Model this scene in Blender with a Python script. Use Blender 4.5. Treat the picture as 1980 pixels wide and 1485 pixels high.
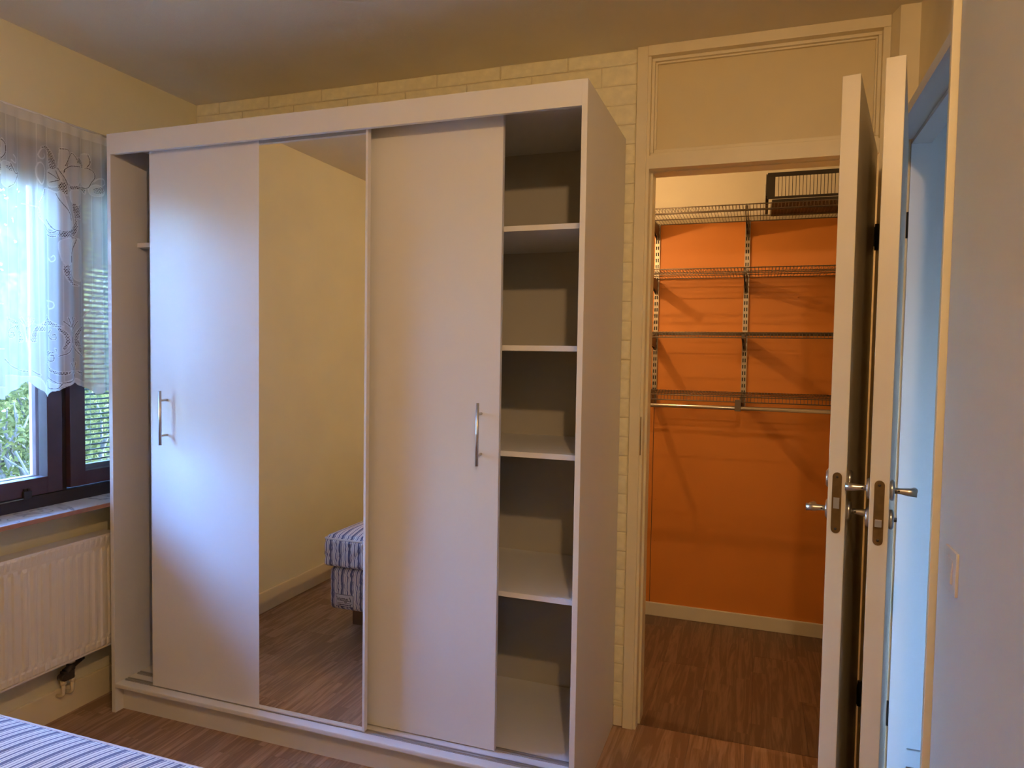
import bpy, bmesh, math, random
import numpy as np
from mathutils import Vector, Matrix

for o in list(bpy.data.objects):
    bpy.data.objects.remove(o)
scene = bpy.context.scene
COL = scene.collection
random.seed(7)
rng = np.random.default_rng(11)

# ------------------------------------------------------------------ camera
HC = 1.384
F_PX = 1361.4
YAW, PITCH, ROLL = math.radians(19.3366), math.radians(-2.5273), math.radians(0.9076)
_fw = Vector((-math.sin(YAW) * math.cos(PITCH), math.cos(YAW) * math.cos(PITCH), math.sin(PITCH)))
_rt = Vector((math.cos(YAW), math.sin(YAW), 0))
_up = _rt.cross(_fw)
RT = _rt * math.cos(ROLL) + _up * math.sin(ROLL)
UP = -_rt * math.sin(ROLL) + _up * math.cos(ROLL)
cam_d = bpy.data.cameras.new('camera')
cam_d.sensor_width = 36.0
cam_d.lens = F_PX / 1980 * 36.0
cam_d.clip_start = 0.02
cam = bpy.data.objects.new('camera', cam_d)
COL.objects.link(cam)
m3 = Matrix((RT, UP, -_fw)).transposed()
cam.matrix_world = Matrix.Translation((0, 0, HC)) @ m3.to_4x4()
scene.camera = cam


def px_on_x(u, v, x):
    """pixel of the 1980x1485 photograph -> point on the plane of constant x"""
    d = _fw + RT * ((u - 990) / F_PX) + UP * ((742.5 - v) / F_PX)
    t = x / d.x
    return (d.y * t, HC + d.z * t)


# ------------------------------------------------------------------ view, world, sun
scene.view_settings.view_transform = 'Standard'
scene.view_settings.look = 'None'
scene.view_settings.gamma = 1.0
scene.view_settings.use_curve_mapping = False
scene.view_settings.exposure = 0.0

world = bpy.data.worlds.new('world')
scene.world = world
world.use_nodes = True
wn = world.node_tree
wn.nodes.clear()
w_out = wn.nodes.new('ShaderNodeOutputWorld')
w_bg = wn.nodes.new('ShaderNodeBackground')
w_sky = wn.nodes.new('ShaderNodeTexSky')
w_sky.sky_type = 'NISHITA'
w_sky.sun_disc = False
w_sky.sun_elevation = math.radians(42)
w_sky.sun_rotation = math.radians(40)
w_mix = wn.nodes.new('ShaderNodeMix')
w_mix.data_type = 'RGBA'
w_mix.blend_type = 'MULTIPLY'
w_mix.inputs[0].default_value = 1.0
w_mix.inputs[7].default_value = (0.54, 0.73, 1.10, 1)      # the camera's warm white balance
wn.links.new(w_sky.outputs[0], w_mix.inputs[6])
wn.links.new(w_mix.outputs[2], w_bg.inputs[0])
wn.links.new(w_bg.outputs[0], w_out.inputs[0])
w_bg.inputs[1].default_value = 18.5

sun_d = bpy.data.lights.new('sun', 'SUN')
sun_d.energy = 9.0
sun_d.color = (0.95, 0.97, 1.0)
sun_d.angle = math.radians(0.6)
sun = bpy.data.objects.new('sun', sun_d)
COL.objects.link(sun)
sun.location = (6, 7, 9)
sun.rotation_euler = Vector((-0.55, -0.55, -0.62)).to_track_quat('-Z', 'Y').to_euler()

LAMP_ROOM = (0.14, 0.06, 2.355)
LAMP_CLOSET = (-0.82, 2.76, 2.02)
P_ROOM, P_CLOSET = 51.5, 16.0
LAMP_COL = (1.0, 0.63, 0.31)

# ------------------------------------------------------------------ materials
MATS = {}


def pmat(name, col, rough=0.5, metal=0.0, var=0.0, vscale=6.0, bump=0.0, bscale=60.0, spec=0.5, coat=0.0):
    m = bpy.data.materials.new(name)
    m.use_nodes = True
    nt = m.node_tree
    b = nt.nodes['Principled BSDF']
    b.inputs['Base Color'].default_value = (*col, 1)
    b.inputs['Roughness'].default_value = rough
    b.inputs['Metallic'].default_value = metal
    b.inputs['Specular IOR Level'].default_value = spec
    b.inputs['Coat Weight'].default_value = coat
    tc = nt.nodes.new('ShaderNodeTexCoord')
    if var > 0:
        n = nt.nodes.new('ShaderNodeTexNoise')
        n.inputs['Scale'].default_value = vscale
        n.inputs['Detail'].default_value = 5
        nt.links.new(tc.outputs['Object'], n.inputs['Vector'])
        r = nt.nodes.new('ShaderNodeMapRange')
        r.inputs[1].default_value = 0.3
        r.inputs[2].default_value = 0.7
        r.inputs[3].default_value = 1 - var
        r.inputs[4].default_value = 1 + var
        nt.links.new(n.outputs[0], r.inputs[0])
        mx = nt.nodes.new('ShaderNodeMix')
        mx.data_type = 'RGBA'
        mx.blend_type = 'MULTIPLY'
        mx.inputs[0].default_value = 1
        mx.inputs[6].default_value = (*col, 1)
        nt.links.new(r.outputs[0], mx.inputs[7])
        nt.links.new(mx.outputs[2], b.inputs['Base Color'])
    if bump > 0:
        n2 = nt.nodes.new('ShaderNodeTexNoise')
        n2.inputs['Scale'].default_value = bscale
        n2.inputs['Detail'].default_value = 4
        nt.links.new(tc.outputs['Object'], n2.inputs['Vector'])
        bp = nt.nodes.new('ShaderNodeBump')
        bp.inputs['Strength'].default_value = bump
        bp.inputs['Distance'].default_value = 0.004
        nt.links.new(n2.outputs[0], bp.inputs['Height'])
        nt.links.new(bp.outputs[0], b.inputs['Normal'])
    MATS[name] = m
    return m


pmat('cream_wall', (0.77, 0.71, 0.50), 0.75, var=0.03, vscale=3, bump=0.05, bscale=220)
pmat('grey_wall', (0.74, 0.71, 0.60), 0.7, var=0.02, vscale=3, bump=0.04, bscale=220)
pmat('ceiling_paint', (0.82, 0.74, 0.56), 0.85, var=0.03, vscale=4, bump=0.12, bscale=160)
pmat('brick_paint', (0.90, 0.82, 0.56), 0.7, var=0.07, vscale=30, bump=0.42, bscale=55)
pmat('mortar', (0.74, 0.65, 0.44), 0.85, bump=0.3, bscale=120)
pmat('melamine', (0.78, 0.765, 0.755), 0.42, var=0.01, vscale=4)
pmat('melamine_edge', (0.76, 0.74, 0.74), 0.35)
pmat('hardboard_back', (0.50, 0.46, 0.39), 0.6)
pmat('door_paint', (0.73, 0.64, 0.47), 0.33, var=0.02, vscale=8)
pmat('trim_paint', (0.85, 0.74, 0.50), 0.38, var=0.03, vscale=9, bump=0.03, bscale=90)
pmat('orange_paint', (0.63, 0.22, 0.030), 0.55, var=0.03, vscale=3, bump=0.04, bscale=150)
pmat('panel_paint', (0.76, 0.63, 0.36), 0.45, var=0.03, vscale=5)
pmat('white_paint', (0.68, 0.64, 0.53), 0.7, var=0.02)
pmat('white_frame', (0.80, 0.77, 0.70), 0.4)
pmat('hall_white', (0.80, 0.80, 0.80), 0.6)
pmat('radiator_enamel', (0.76, 0.70, 0.62), 0.35, var=0.02)
pmat('dark_wood', (0.060, 0.028, 0.034), 0.42, var=0.12, vscale=20)
pmat('leg_wood', (0.20, 0.12, 0.07), 0.5, var=0.15, vscale=20)
pmat('dark_wood_shade', (0.022, 0.014, 0.016), 0.5)
pmat('sash_outer', (0.24, 0.15, 0.15), 0.5)
pmat('white_strip', (0.85, 0.85, 0.85), 0.5)
pmat('sill_edge', (0.36, 0.17, 0.09), 0.45, var=0.12, vscale=30)
pmat('chrome', (0.62, 0.60, 0.57), 0.28, 1.0)
pmat('brushed_steel', (0.66, 0.64, 0.62), 0.34, 1.0)
pmat('aged_brass', (0.20, 0.125, 0.05), 0.42, 0.9, var=0.15, vscale=40)
pmat('latch_steel', (0.42, 0.42, 0.40), 0.4, 0.8)
pmat('shelf_steel', (0.15, 0.12, 0.09), 0.40, 0.5)
pmat('upright_steel', (0.42, 0.36, 0.28), 0.4, 0.6)
pmat('black_metal', (0.02, 0.017, 0.015), 0.45)
pmat('dark_plastic', (0.020, 0.017, 0.016), 0.45)
pmat('pale_plastic', (0.55, 0.54, 0.48), 0.3)
pmat('switch_plastic', (0.72, 0.66, 0.55), 0.3)
pmat('valve_dark', (0.035, 0.025, 0.022), 0.4)
pmat('aluminium_track', (0.50, 0.49, 0.50), 0.4, 0.7)
pmat('blind_slat', (0.17, 0.17, 0.155), 0.45)
pmat('bark', (0.07, 0.06, 0.05), 0.85, var=0.2, vscale=20)
pmat('lawn', (0.05, 0.06, 0.015), 0.9, var=0.25, vscale=8)
pmat('bounce_pale', (0.55, 0.55, 0.54), 0.85, var=0.08, vscale=6)
pmat('eave_board', (0.16, 0.11, 0.09), 0.7)
pmat('outside_wall', (0.50, 0.42, 0.34), 0.8)
pmat('lamp_shade', (0.70, 0.68, 0.62), 0.5)
pmat('label_cloth', (0.72, 0.70, 0.68), 0.7)
pmat('label_ink', (0.02, 0.02, 0.03), 0.7)

# mirror
mm = pmat('mirror', (0.93, 0.94, 0.93), 0.0, 1.0)


def emis(name, col, s):
    m = bpy.data.materials.new(name)
    m.use_nodes = True
    b = m.node_tree.nodes['Principled BSDF']
    b.inputs['Base Color'].default_value = (*col, 1)
    b.inputs['Emission Color'].default_value = (*col, 1)
    b.inputs['Emission Strength'].default_value = s
    MATS[name] = m


emis('bulb_glow', (1.0, 0.72, 0.42), 6.0)


def glass_mat():
    m = bpy.data.materials.new('window_glass')
    m.use_nodes = True
    nt = m.node_tree
    nt.nodes.clear()
    o = nt.nodes.new('ShaderNodeOutputMaterial')
    t = nt.nodes.new('ShaderNodeBsdfTransparent')
    t.inputs[0].default_value = (0.96, 0.98, 0.97, 1)
    g = nt.nodes.new('ShaderNodeBsdfGlossy')
    g.inputs['Roughness'].default_value = 0.02
    fr = nt.nodes.new('ShaderNodeFresnel')
    fr.inputs[0].default_value = 1.3
    mx = nt.nodes.new('ShaderNodeMixShader')
    nt.links.new(fr.outputs[0], mx.inputs[0])
    nt.links.new(t.outputs[0], mx.inputs[1])
    nt.links.new(g.outputs[0], mx.inputs[2])
    nt.links.new(mx.outputs[0], o.inputs[0])
    MATS['window_glass'] = m


glass_mat()


def lace_mat():
    m = bpy.data.materials.new('lace')
    m.use_nodes = True
    nt = m.node_tree
    nt.nodes.clear()
    o = nt.nodes.new('ShaderNodeOutputMaterial')
    t = nt.nodes.new('ShaderNodeBsdfTransparent')
    d = nt.nodes.new('ShaderNodeBsdfDiffuse')
    d.inputs[0].default_value = (0.80, 0.80, 0.80, 1)
    tr = nt.nodes.new('ShaderNodeBsdfTranslucent')
    tr.inputs[0].default_value = (0.60, 0.60, 0.60, 1)
    ms = nt.nodes.new('ShaderNodeMixShader')
    ms.inputs[0].default_value = 0.30
    nt.links.new(d.outputs[0], ms.inputs[1])
    nt.links.new(tr.outputs[0], ms.inputs[2])
    at = nt.nodes.new('ShaderNodeAttribute')
    at.attribute_name = 'thread'
    mx = nt.nodes.new('ShaderNodeMixShader')
    nt.links.new(at.outputs['Fac'], mx.inputs[0])
    nt.links.new(t.outputs[0], mx.inputs[1])
    nt.links.new(ms.outputs[0], mx.inputs[2])
    nt.links.new(mx.outputs[0], o.inputs[0])
    MATS['lace'] = m


lace_mat()


def leaf_mat(name, c1, c2):
    m = bpy.data.materials.new(name)
    m.use_nodes = True
    nt = m.node_tree
    nt.nodes.clear()
    o = nt.nodes.new('ShaderNodeOutputMaterial')
    d = nt.nodes.new('ShaderNodeBsdfDiffuse')
    tr = nt.nodes.new('ShaderNodeBsdfTranslucent')
    ge = nt.nodes.new('ShaderNodeNewGeometry')
    cr = nt.nodes.new('ShaderNodeValToRGB')
    cr.color_ramp.elements[0].color = (*c1, 1)
    cr.color_ramp.elements[1].color = (*c2, 1)
    nt.links.new(ge.outputs['Random Per Island'], cr.inputs[0])
    nt.links.new(cr.outputs[0], d.inputs[0])
    nt.links.new(cr.outputs[0], tr.inputs[0])
    ms = nt.nodes.new('ShaderNodeMixShader')
    ms.inputs[0].default_value = 0.4
    nt.links.new(d.outputs[0], ms.inputs[1])
    nt.links.new(tr.outputs[0], ms.inputs[2])
    nt.links.new(ms.outputs[0], o.inputs[0])
    MATS[name] = m


leaf_mat('leaf_green', (0.024, 0.030, 0.008), (0.095, 0.094, 0.032))
leaf_mat('leaf_pale', (0.035, 0.042, 0.010), (0.13, 0.13, 0.045))


def wood_floor(name, k):
    m = bpy.data.materials.new(name)
    m.use_nodes = True
    nt = m.node_tree
    L = nt.links.new
    N = nt.nodes.new
    b = nt.nodes['Principled BSDF']
    tc = N('ShaderNodeTexCoord')
    oi = N('ShaderNodeObjectInfo')
    sep = N('ShaderNodeSeparateXYZ')
    L(tc.outputs['Object'], sep.inputs[0])

    def math_(op, a, bb=None):
        n = N('ShaderNodeMath')
        n.operation = op
        for i, q in enumerate((a, bb)):
            if q is None:
                continue
            if isinstance(q, (int, float)):
                n.inputs[i].default_value = q
            else:
                L(q, n.inputs[i])
        return n.outputs[0]
    off = math_('MULTIPLY', oi.outputs['Random'], 37.0)
    strip = math_('FLOOR', math_('DIVIDE', sep.outputs[0], 0.0634))
    yo = math_('ADD', sep.outputs[1], math_('MULTIPLY', strip, 0.377))
    cell = math_('FLOOR', math_('DIVIDE', yo, 0.46))
    cv = N('ShaderNodeCombineXYZ')
    L(strip, cv.inputs[0])
    L(cell, cv.inputs[1])
    L(off, cv.inputs[2])
    wnz = N('ShaderNodeTexWhiteNoise')
    L(cv.outputs[0], wnz.inputs[0])
    # grain coordinates
    gv = N('ShaderNodeCombineXYZ')
    L(math_('MULTIPLY', sep.outputs[0], 34.0), gv.inputs[0])
    L(math_('MULTIPLY', sep.outputs[1], 2.2), gv.inputs[1])
    L(math_('ADD', math_('MULTIPLY', wnz.outputs[0], 13.0), off), gv.inputs[2])
    n1 = N('ShaderNodeTexNoise')
    n1.inputs['Scale'].default_value = 1.0
    n1.inputs['Detail'].default_value = 4
    n1.inputs['Distortion'].default_value = 1.4
    L(gv.outputs[0], n1.inputs[0])
    gv2 = N('ShaderNodeCombineXYZ')
    L(math_('MULTIPLY', sep.outputs[0], 300.0), gv2.inputs[0])
    L(math_('MULTIPLY', sep.outputs[1], 14.0), gv2.inputs[1])
    n2 = N('ShaderNodeTexNoise')
    n2.inputs['Scale'].default_value = 1.0
    n2.inputs['Detail'].default_value = 2
    L(gv2.outputs[0], n2.inputs[0])
    cr = N('ShaderNodeValToRGB')
    e = cr.color_ramp.elements
    e[0].position = 0.3
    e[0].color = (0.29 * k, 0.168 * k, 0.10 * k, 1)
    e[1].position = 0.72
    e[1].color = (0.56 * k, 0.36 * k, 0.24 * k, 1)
    ring = math_('PINGPONG', math_('MULTIPLY', n1.outputs[0], 5.0), 1.0)
    mixv = math_('ADD', math_('MULTIPLY', ring, 0.38), math_('ADD', math_('MULTIPLY', n2.outputs[0], 0.27), math_('MULTIPLY', wnz.outputs[0], 0.16)))
    L(mixv, cr.inputs[0])
    L(cr.outputs[0], b.inputs['Base Color'])
    b.inputs['Roughness'].default_value = 0.42
    bp = N('ShaderNodeBump')
    bp.inputs['Strength'].default_value = 0.12
    bp.inputs['Distance'].default_value = 0.001
    L(n2.outputs[0], bp.inputs['Height'])
    L(bp.outputs[0], b.inputs['Normal'])
    MATS[name] = m


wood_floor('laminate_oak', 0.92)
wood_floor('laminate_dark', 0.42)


def marble():
    m = pmat('sill_marble', (0.80, 0.80, 0.80), 0.25)
    nt = m.node_tree
    b = nt.nodes['Principled BSDF']
    tc = nt.nodes.new('ShaderNodeTexCoord')
    n = nt.nodes.new('ShaderNodeTexNoise')
    n.inputs['Scale'].default_value = 7
    n.inputs['Distortion'].default_value = 1.5
    nt.links.new(tc.outputs['Object'], n.inputs[0])
    cr = nt.nodes.new('ShaderNodeValToRGB')
    e = cr.color_ramp.elements
    e[0].position = 0.47
    e[0].color = (0.80, 0.80, 0.80, 1)
    e[1].position = 0.53
    e[1].color = (0.80, 0.80, 0.80, 1)
    k = e.new(0.50)
    k.color = (0.42, 0.43, 0.45, 1)
    nt.links.new(n.outputs[0], cr.inputs[0])
    nt.links.new(cr.outputs[0], b.inputs['Base Color'])


marble()


def ticking(name, axis):
    """blue and white ticking stripes across the given object axis"""
    m = bpy.data.materials.new(name)
    m.use_nodes = True
    nt = m.node_tree
    b = nt.nodes['Principled BSDF']
    b.inputs['Roughness'].default_value = 0.85
    tc = nt.nodes.new('ShaderNodeTexCoord')
    sp = nt.nodes.new('ShaderNodeSeparateXYZ')
    nt.links.new(tc.outputs['Object'], sp.inputs[0])
    d = nt.nodes.new('ShaderNodeMath')
    d.operation = 'MULTIPLY'
    d.inputs[1].default_value = 1 / 0.051
    nt.links.new(sp.outputs[axis], d.inputs[0])
    fr = nt.nodes.new('ShaderNodeMath')
    fr.operation = 'FRACT'
    nt.links.new(d.outputs[0], fr.inputs[0])
    cr = nt.nodes.new('ShaderNodeValToRGB')
    cr.color_ramp.interpolation = 'CONSTANT'
    e = cr.color_ramp.elements
    W = (0.86, 0.83, 0.80, 1)
    B = (0.155, 0.165, 0.27, 1)
    G = (0.36, 0.35, 0.40, 1)
    e[0].position = 0.0
    e[0].color = B
    e[1].position = 0.23
    e[1].color = W
    for pos, c in ((0.275, B), (0.345, W), (0.50, G), (0.545, W), (0.66, B), (0.76, W), (0.86, G), (0.90, W)):
        k = e.new(pos)
        k.color = c
    nt.links.new(fr.outputs[0], cr.inputs[0])
    n = nt.nodes.new('ShaderNodeTexNoise')
    n.inputs['Scale'].default_value = 900
    nt.links.new(tc.outputs['Object'], n.inputs[0])
    bp = nt.nodes.new('ShaderNodeBump')
    bp.inputs['Strength'].default_value = 0.15
    bp.inputs['Distance'].default_value = 0.001
    nt.links.new(n.outputs[0], bp.inputs['Height'])
    nt.links.new(bp.outputs[0], b.inputs['Normal'])
    nt.links.new(cr.outputs[0], b.inputs['Base Color'])
    MATS[name] = m


ticking('ticking_stripe', 0)

# ------------------------------------------------------------------ mesh helpers


class MB:
    def __init__(self):
        self.v = []
        self.f = []
        self.smooth = []

    def box(self, x0, x1, y0, y1, z0, z1, sm=False):
        n = len(self.v)
        self.v += [(x0, y0, z0), (x1, y0, z0), (x1, y1, z0), (x0, y1, z0), (x0, y0, z1), (x1, y0, z1), (x1, y1, z1), (x0, y1, z1)]
        for q in ((3, 2, 1, 0), (4, 5, 6, 7), (0, 1, 5, 4), (1, 2, 6, 5), (2, 3, 7, 6), (3, 0, 4, 7)):
            self.f.append(tuple(n + i for i in q))
            self.smooth.append(sm)
        return self

    def bbox(self, x0, x1, y0, y1, z0, z1, b=0.002):
        """box with chamfered edges"""
        bm = bmesh.new()
        vs = [bm.verts.new(p) for p in ((x0, y0, z0), (x1, y0, z0), (x1, y1, z0), (x0, y1, z0), (x0, y0, z1), (x1, y0, z1), (x1, y1, z1), (x0, y1, z1))]
        for q in ((3, 2, 1, 0), (4, 5, 6, 7), (0, 1, 5, 4), (1, 2, 6, 5), (2, 3, 7, 6), (3, 0, 4, 7)):
            bm.faces.new([vs[i] for i in q])
        bmesh.ops.bevel(bm, geom=bm.edges[:], offset=b, segments=2, affect='EDGES', profile=0.6)
        self.add_bm(bm)
        return self

    def add_bm(self, bm, sm=False):
        bm.verts.ensure_lookup_table()
        bm.verts.index_update()
        n = len(self.v)
        self.v += [tuple(v.co) for v in bm.verts]
        for f in bm.faces:
            self.f.append(tuple(n + v.index for v in f.verts))
            self.smooth.append(sm)
        bm.free()

    def tube(self, pts, r, seg=8, cap=True):
        pts = [Vector(p) for p in pts]
        rad = r if isinstance(r, (list, tuple)) else [r] * len(pts)
        n0 = len(self.v)
        up = None
        for i, p in enumerate(pts):
            a = pts[max(0, i - 1)]
            c = pts[min(len(pts) - 1, i + 1)]
            t = (c - a).normalized()
            if up is None:
                up = Vector((0, 0, 1)) if abs(t.z) < 0.9 else Vector((1, 0, 0))
            s = t.cross(up)
            if s.length < 1e-6:
                s = t.cross(Vector((0, 1, 0)))
            s.normalize()
            up = s.cross(t).normalized()
            for k in range(seg):
                an = 2 * math.pi * k / seg
                q = p + s * (math.cos(an) * rad[i]) + up * (math.sin(an) * rad[i])
                self.v.append(tuple(q))
        for i in range(len(pts) - 1):
            for k in range(seg):
                a = n0 + i * seg + k
                b = n0 + i * seg + (k + 1) % seg
                self.f.append((a, a + seg, b + seg, b))
                self.smooth.append(True)
        if cap:
            self.f.append(tuple(n0 + k for k in range(seg)))
            self.smooth.append(False)
            e = n0 + (len(pts) - 1) * seg
            self.f.append(tuple(e + k for k in reversed(range(seg))))
            self.smooth.append(False)
        return self

    def lathe(self, prof, axis_o, axis_d, seg=20):
        """prof: list of (radius, distance along axis)"""
        d = Vector(axis_d).normalized()
        s = d.cross(Vector((0, 0, 1)) if abs(d.z) < 0.9 else Vector((1, 0, 0))).normalized()
        t = d.cross(s)
        n0 = len(self.v)
        for r, h in prof:
            for k in range(seg):
                an = 2 * math.pi * k / seg
                self.v.append(tuple(Vector(axis_o) + d * h + (s * math.cos(an) + t * math.sin(an)) * r))
        for i in range(len(prof) - 1):
            for k in range(seg):
                a = n0 + i * seg + k
                b = n0 + i * seg + (k + 1) % seg
                self.f.append((a, b, b + seg, a + seg))
                self.smooth.append(True)
        for e in (0, len(prof) - 1):
            if prof[e][0] > 1e-5:
                self.f.append(tuple(n0 + e * seg + k for k in range(seg)))
                self.smooth.append(False)
        return self

    def prism(self, poly, axis, a0, a1):
        """extrude a 2D polygon along axis ('x': poly is (y,z); 'y': (x,z); 'z': (x,y))"""
        n = len(self.v)
        k = len(poly)

        def P(p, a):
            return {'x': (a, p[0], p[1]), 'y': (p[0], a, p[1]), 'z': (p[0], p[1], a)}[axis]
        self.v += [P(p, a0) for p in poly] + [P(p, a1) for p in poly]
        self.f.append(tuple(n + i for i in range(k)))
        self.f.append(tuple(n + k + i for i in reversed(range(k))))
        self.smooth += [False, False]
        for i in range(k):
            j = (i + 1) % k
            self.f.append((n + i, n + j, n + k + j, n + k + i))
            self.smooth.append(False)
        return self

    def mesh(self, name, mat, origin=(0, 0, 0)):
        me = bpy.data.meshes.new(name)
        ox, oy, oz = origin
        me.from_pydata([(x - ox, y - oy, z - oz) for x, y, z in self.v], [], self.f)
        me.polygons.foreach_set('use_smooth', self.smooth)
        bm = bmesh.new()
        bm.from_mesh(me)
        bmesh.ops.recalc_face_normals(bm, faces=bm.faces)
        bm.to_mesh(me)
        bm.free()
        me.materials.append(MATS[mat])
        me.update()
        return me

    def build(self, name, mat, parent=None, origin=(0, 0, 0)):
        o = bpy.data.objects.new(name, self.mesh(name, mat, origin))
        COL.objects.link(o)
        if parent is not None:
            o.parent = parent
        else:
            o.location = origin
        return o


ROOT_LOC = {}


def empty(name, loc, rotz=0.0):
    o = bpy.data.objects.new(name, None)
    o.empty_display_size = 0.05
    COL.objects.link(o)
    o.location = loc
    o.rotation_euler = (0, 0, rotz)
    ROOT_LOC[o.name] = loc
    return o


def tag(o, label, cat, group=None):
    o['label'] = label
    o['category'] = cat
    if group:
        o['group'] = group
    return o


def struct(o, label=None):
    o['kind'] = 'structure'
    if label:
        o['label'] = label
    return o


def part(root, name, mb, mat):
    """world-coordinate builder parented under an unrotated root"""
    return mb.build(name, mat, root, ROOT_LOC[root.name])


def subpart(root, parent, name, mb, mat):
    o = mb.build(name, mat, parent, ROOT_LOC[root.name])
    return o


# ------------------------------------------------------------------ main dimensions
XL, XR = -2.432, 0.376          # inner faces of left and right wall
YB, YF = 2.566, -1.70           # brick face of the back wall, wall behind the camera
ZC = 2.477
T = 0.10
YC = 3.748                      # back of the walk-in closet
CX0, CX1 = -1.02, 0.42          # closet side walls
HX1, HY0, HY1 = 1.75, -1.20, 2.665   # hall

# ------------------------------------------------------------------ ceiling and walls
struct(MB().box(XL - 0.25, XR + T, YF - 0.2, YC + 0.15, ZC, ZC + 0.22).box(XR + T, HX1 + 0.15, HY0 - 0.1, YC + 0.15, ZC, ZC + 0.22).build('ceiling', 'ceiling_paint'), 'painted ceiling with soft grain')
# left wall with window opening
WY0, WY1, WZ0, WZ1 = 1.20, 2.42, 0.797, 2.112
mb = MB()
mb.box(XL - 0.22, XL, YF - 0.2, WY0, -0.1, ZC)
mb.box(XL - 0.22, XL, WY1, YC + 0.15, -0.1, ZC)
mb.box(XL - 0.22, XL, WY0, WY1, -0.1, WZ0 - 0.016)
mb.box(XL - 0.22, XL, WY0, WY1, WZ1, ZC)
wall_left = struct(mb.build('wall_left', 'cream_wall'), 'cream painted wall around the window')
struct(MB().box(XL, XR + T, YF - 0.2, YF, -0.1, ZC).build('wall_front', 'cream_wall'), 'cream wall on the far side of the room')
mb = MB()
mb.box(XR, XR + T, YF, 1.721, -0.1, ZC)
mb.box(XR + 0.03, XR + T, 1.721, 1.727, -0.1, ZC)
mb.box(XR, XR + T, 2.52, HY1 + 0.1, -0.1, ZC)
struct(mb.build('wall_right', 'grey_wall'), 'pale wall beside the hall door')
# back wall core (bricks sit in front of it)
mb = MB()
mb.box(XL, -0.40, YB + 0.0045, YB + 0.112, -0.1, ZC)
wall_back = struct(mb.build('wall_back', 'mortar'), 'white painted brick wall behind the wardrobe')
# closet shell
struct(MB().box(CX0 - T, CX0, YB + 0.112, YC + 0.1, -0.1, ZC).build('wall_closet_left', 'white_paint'))
struct(MB().box(CX1, CX1 + 0.05, YB + 0.1, YC + 0.1, -0.1, ZC).build('wall_closet_right', 'white_paint'))
struct(MB().box(CX0, CX1, YC, YC + 0.1, 2.060, ZC).build('wall_closet_top', 'white_paint'), 'cream upper band of the closet back wall')
ob = struct(MB().box(CX0, CX1, YC, YC + 0.1, -0.1, 2.060).build('wall_closet_back', 'orange_paint'), 'orange painted back wall of the closet')
g = MB().box(-0.519, -0.5165, YC - 0.0012, YC, 0.07, 1.12).build('panel_seam', 'black_metal', ob)
for sx, sz in ((-0.50, 0.62), (-0.53, 0.62), (-0.50, 0.40), (-0.12, 0.62), (0.19, 0.60), (0.17, 1.39), (0.17, 1.68)):
    MB().lathe([(0.003, 0), (0.003, 0.0015), (0, 0.002)], (sx, YC, sz), (0, -1, 0), 8).build('screw_head', 'orange_paint', ob)
# hall shell
struct(MB().box(XR + T, HX1 + 0.1, HY1, HY1 + 0.1, -0.1, ZC).build('wall_hall_back', 'hall_white'))
struct(MB().box(HX1, HX1 + 0.1, HY0 - 0.1, HY1, -0.1, ZC).build('wall_hall_right', 'hall_white'))
mb = MB()
mb.box(XR + T, 1.38, HY0 - 0.1, HY0, -0.1, ZC)
mb.box(1.66, HX1, HY0 - 0.1, HY0, -0.1, ZC)
mb.box(1.38, 1.66, HY0 - 0.1, HY0, 1.75, ZC)
struct(mb.build('wall_hall_front', 'hall_white'))
# ------------------------------------------------------------------ bricks
brick_meshes = []


def brick_mesh(L, H, seed):
    r = random.Random(seed)
    i1, i0 = 0.0045, 0.0
    xs = [0, i1] + [i1 + (L - 2 * i1) * k / 3 for k in (1, 2)] + [L - i1, L]
    zs_ = [0, i1, H / 2, H - i1, H]
    nx, nz = len(xs) - 1, len(zs_) - 1
    v, f = [], []
    D = 0.0045
    for j in range(nz + 1):
        for i in range(nx + 1):
            e = (i in (0, nx)) or (j in (0, nz))
            v.append((xs[i] + (r.uniform(-0.0008, 0.0008) if e else r.uniform(-0.001, 0.001)), (0.0022 if e else r.uniform(-0.0012, 0.0014)), zs_[j] + (r.uniform(-0.0008, 0.0008) if e else 0)))
    for j in range(nz):
        for i in range(nx):
            a = j * (nx + 1) + i
            f.append((a, a + 1, a + nx + 2, a + nx + 1))
    ring = list(range(nx + 1)) + [j * (nx + 1) + nx for j in range(1, nz + 1)] + [nz * (nx + 1) + i for i in range(nx - 1, -1, -1)] + [j * (nx + 1) for j in range(nz - 1, 0, -1)]
    n = len(v)
    for q in ring:
        v.append((v[q][0], D, v[q][2]))
    for k in range(len(ring)):
        k2 = (k + 1) % len(ring)
        f.append((ring[k2], ring[k], n + k, n + k2))
    me = bpy.data.meshes.new('brick')
    me.from_pydata(v, [], f)
    me.materials.append(MATS['brick_paint'])
    return me


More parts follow.
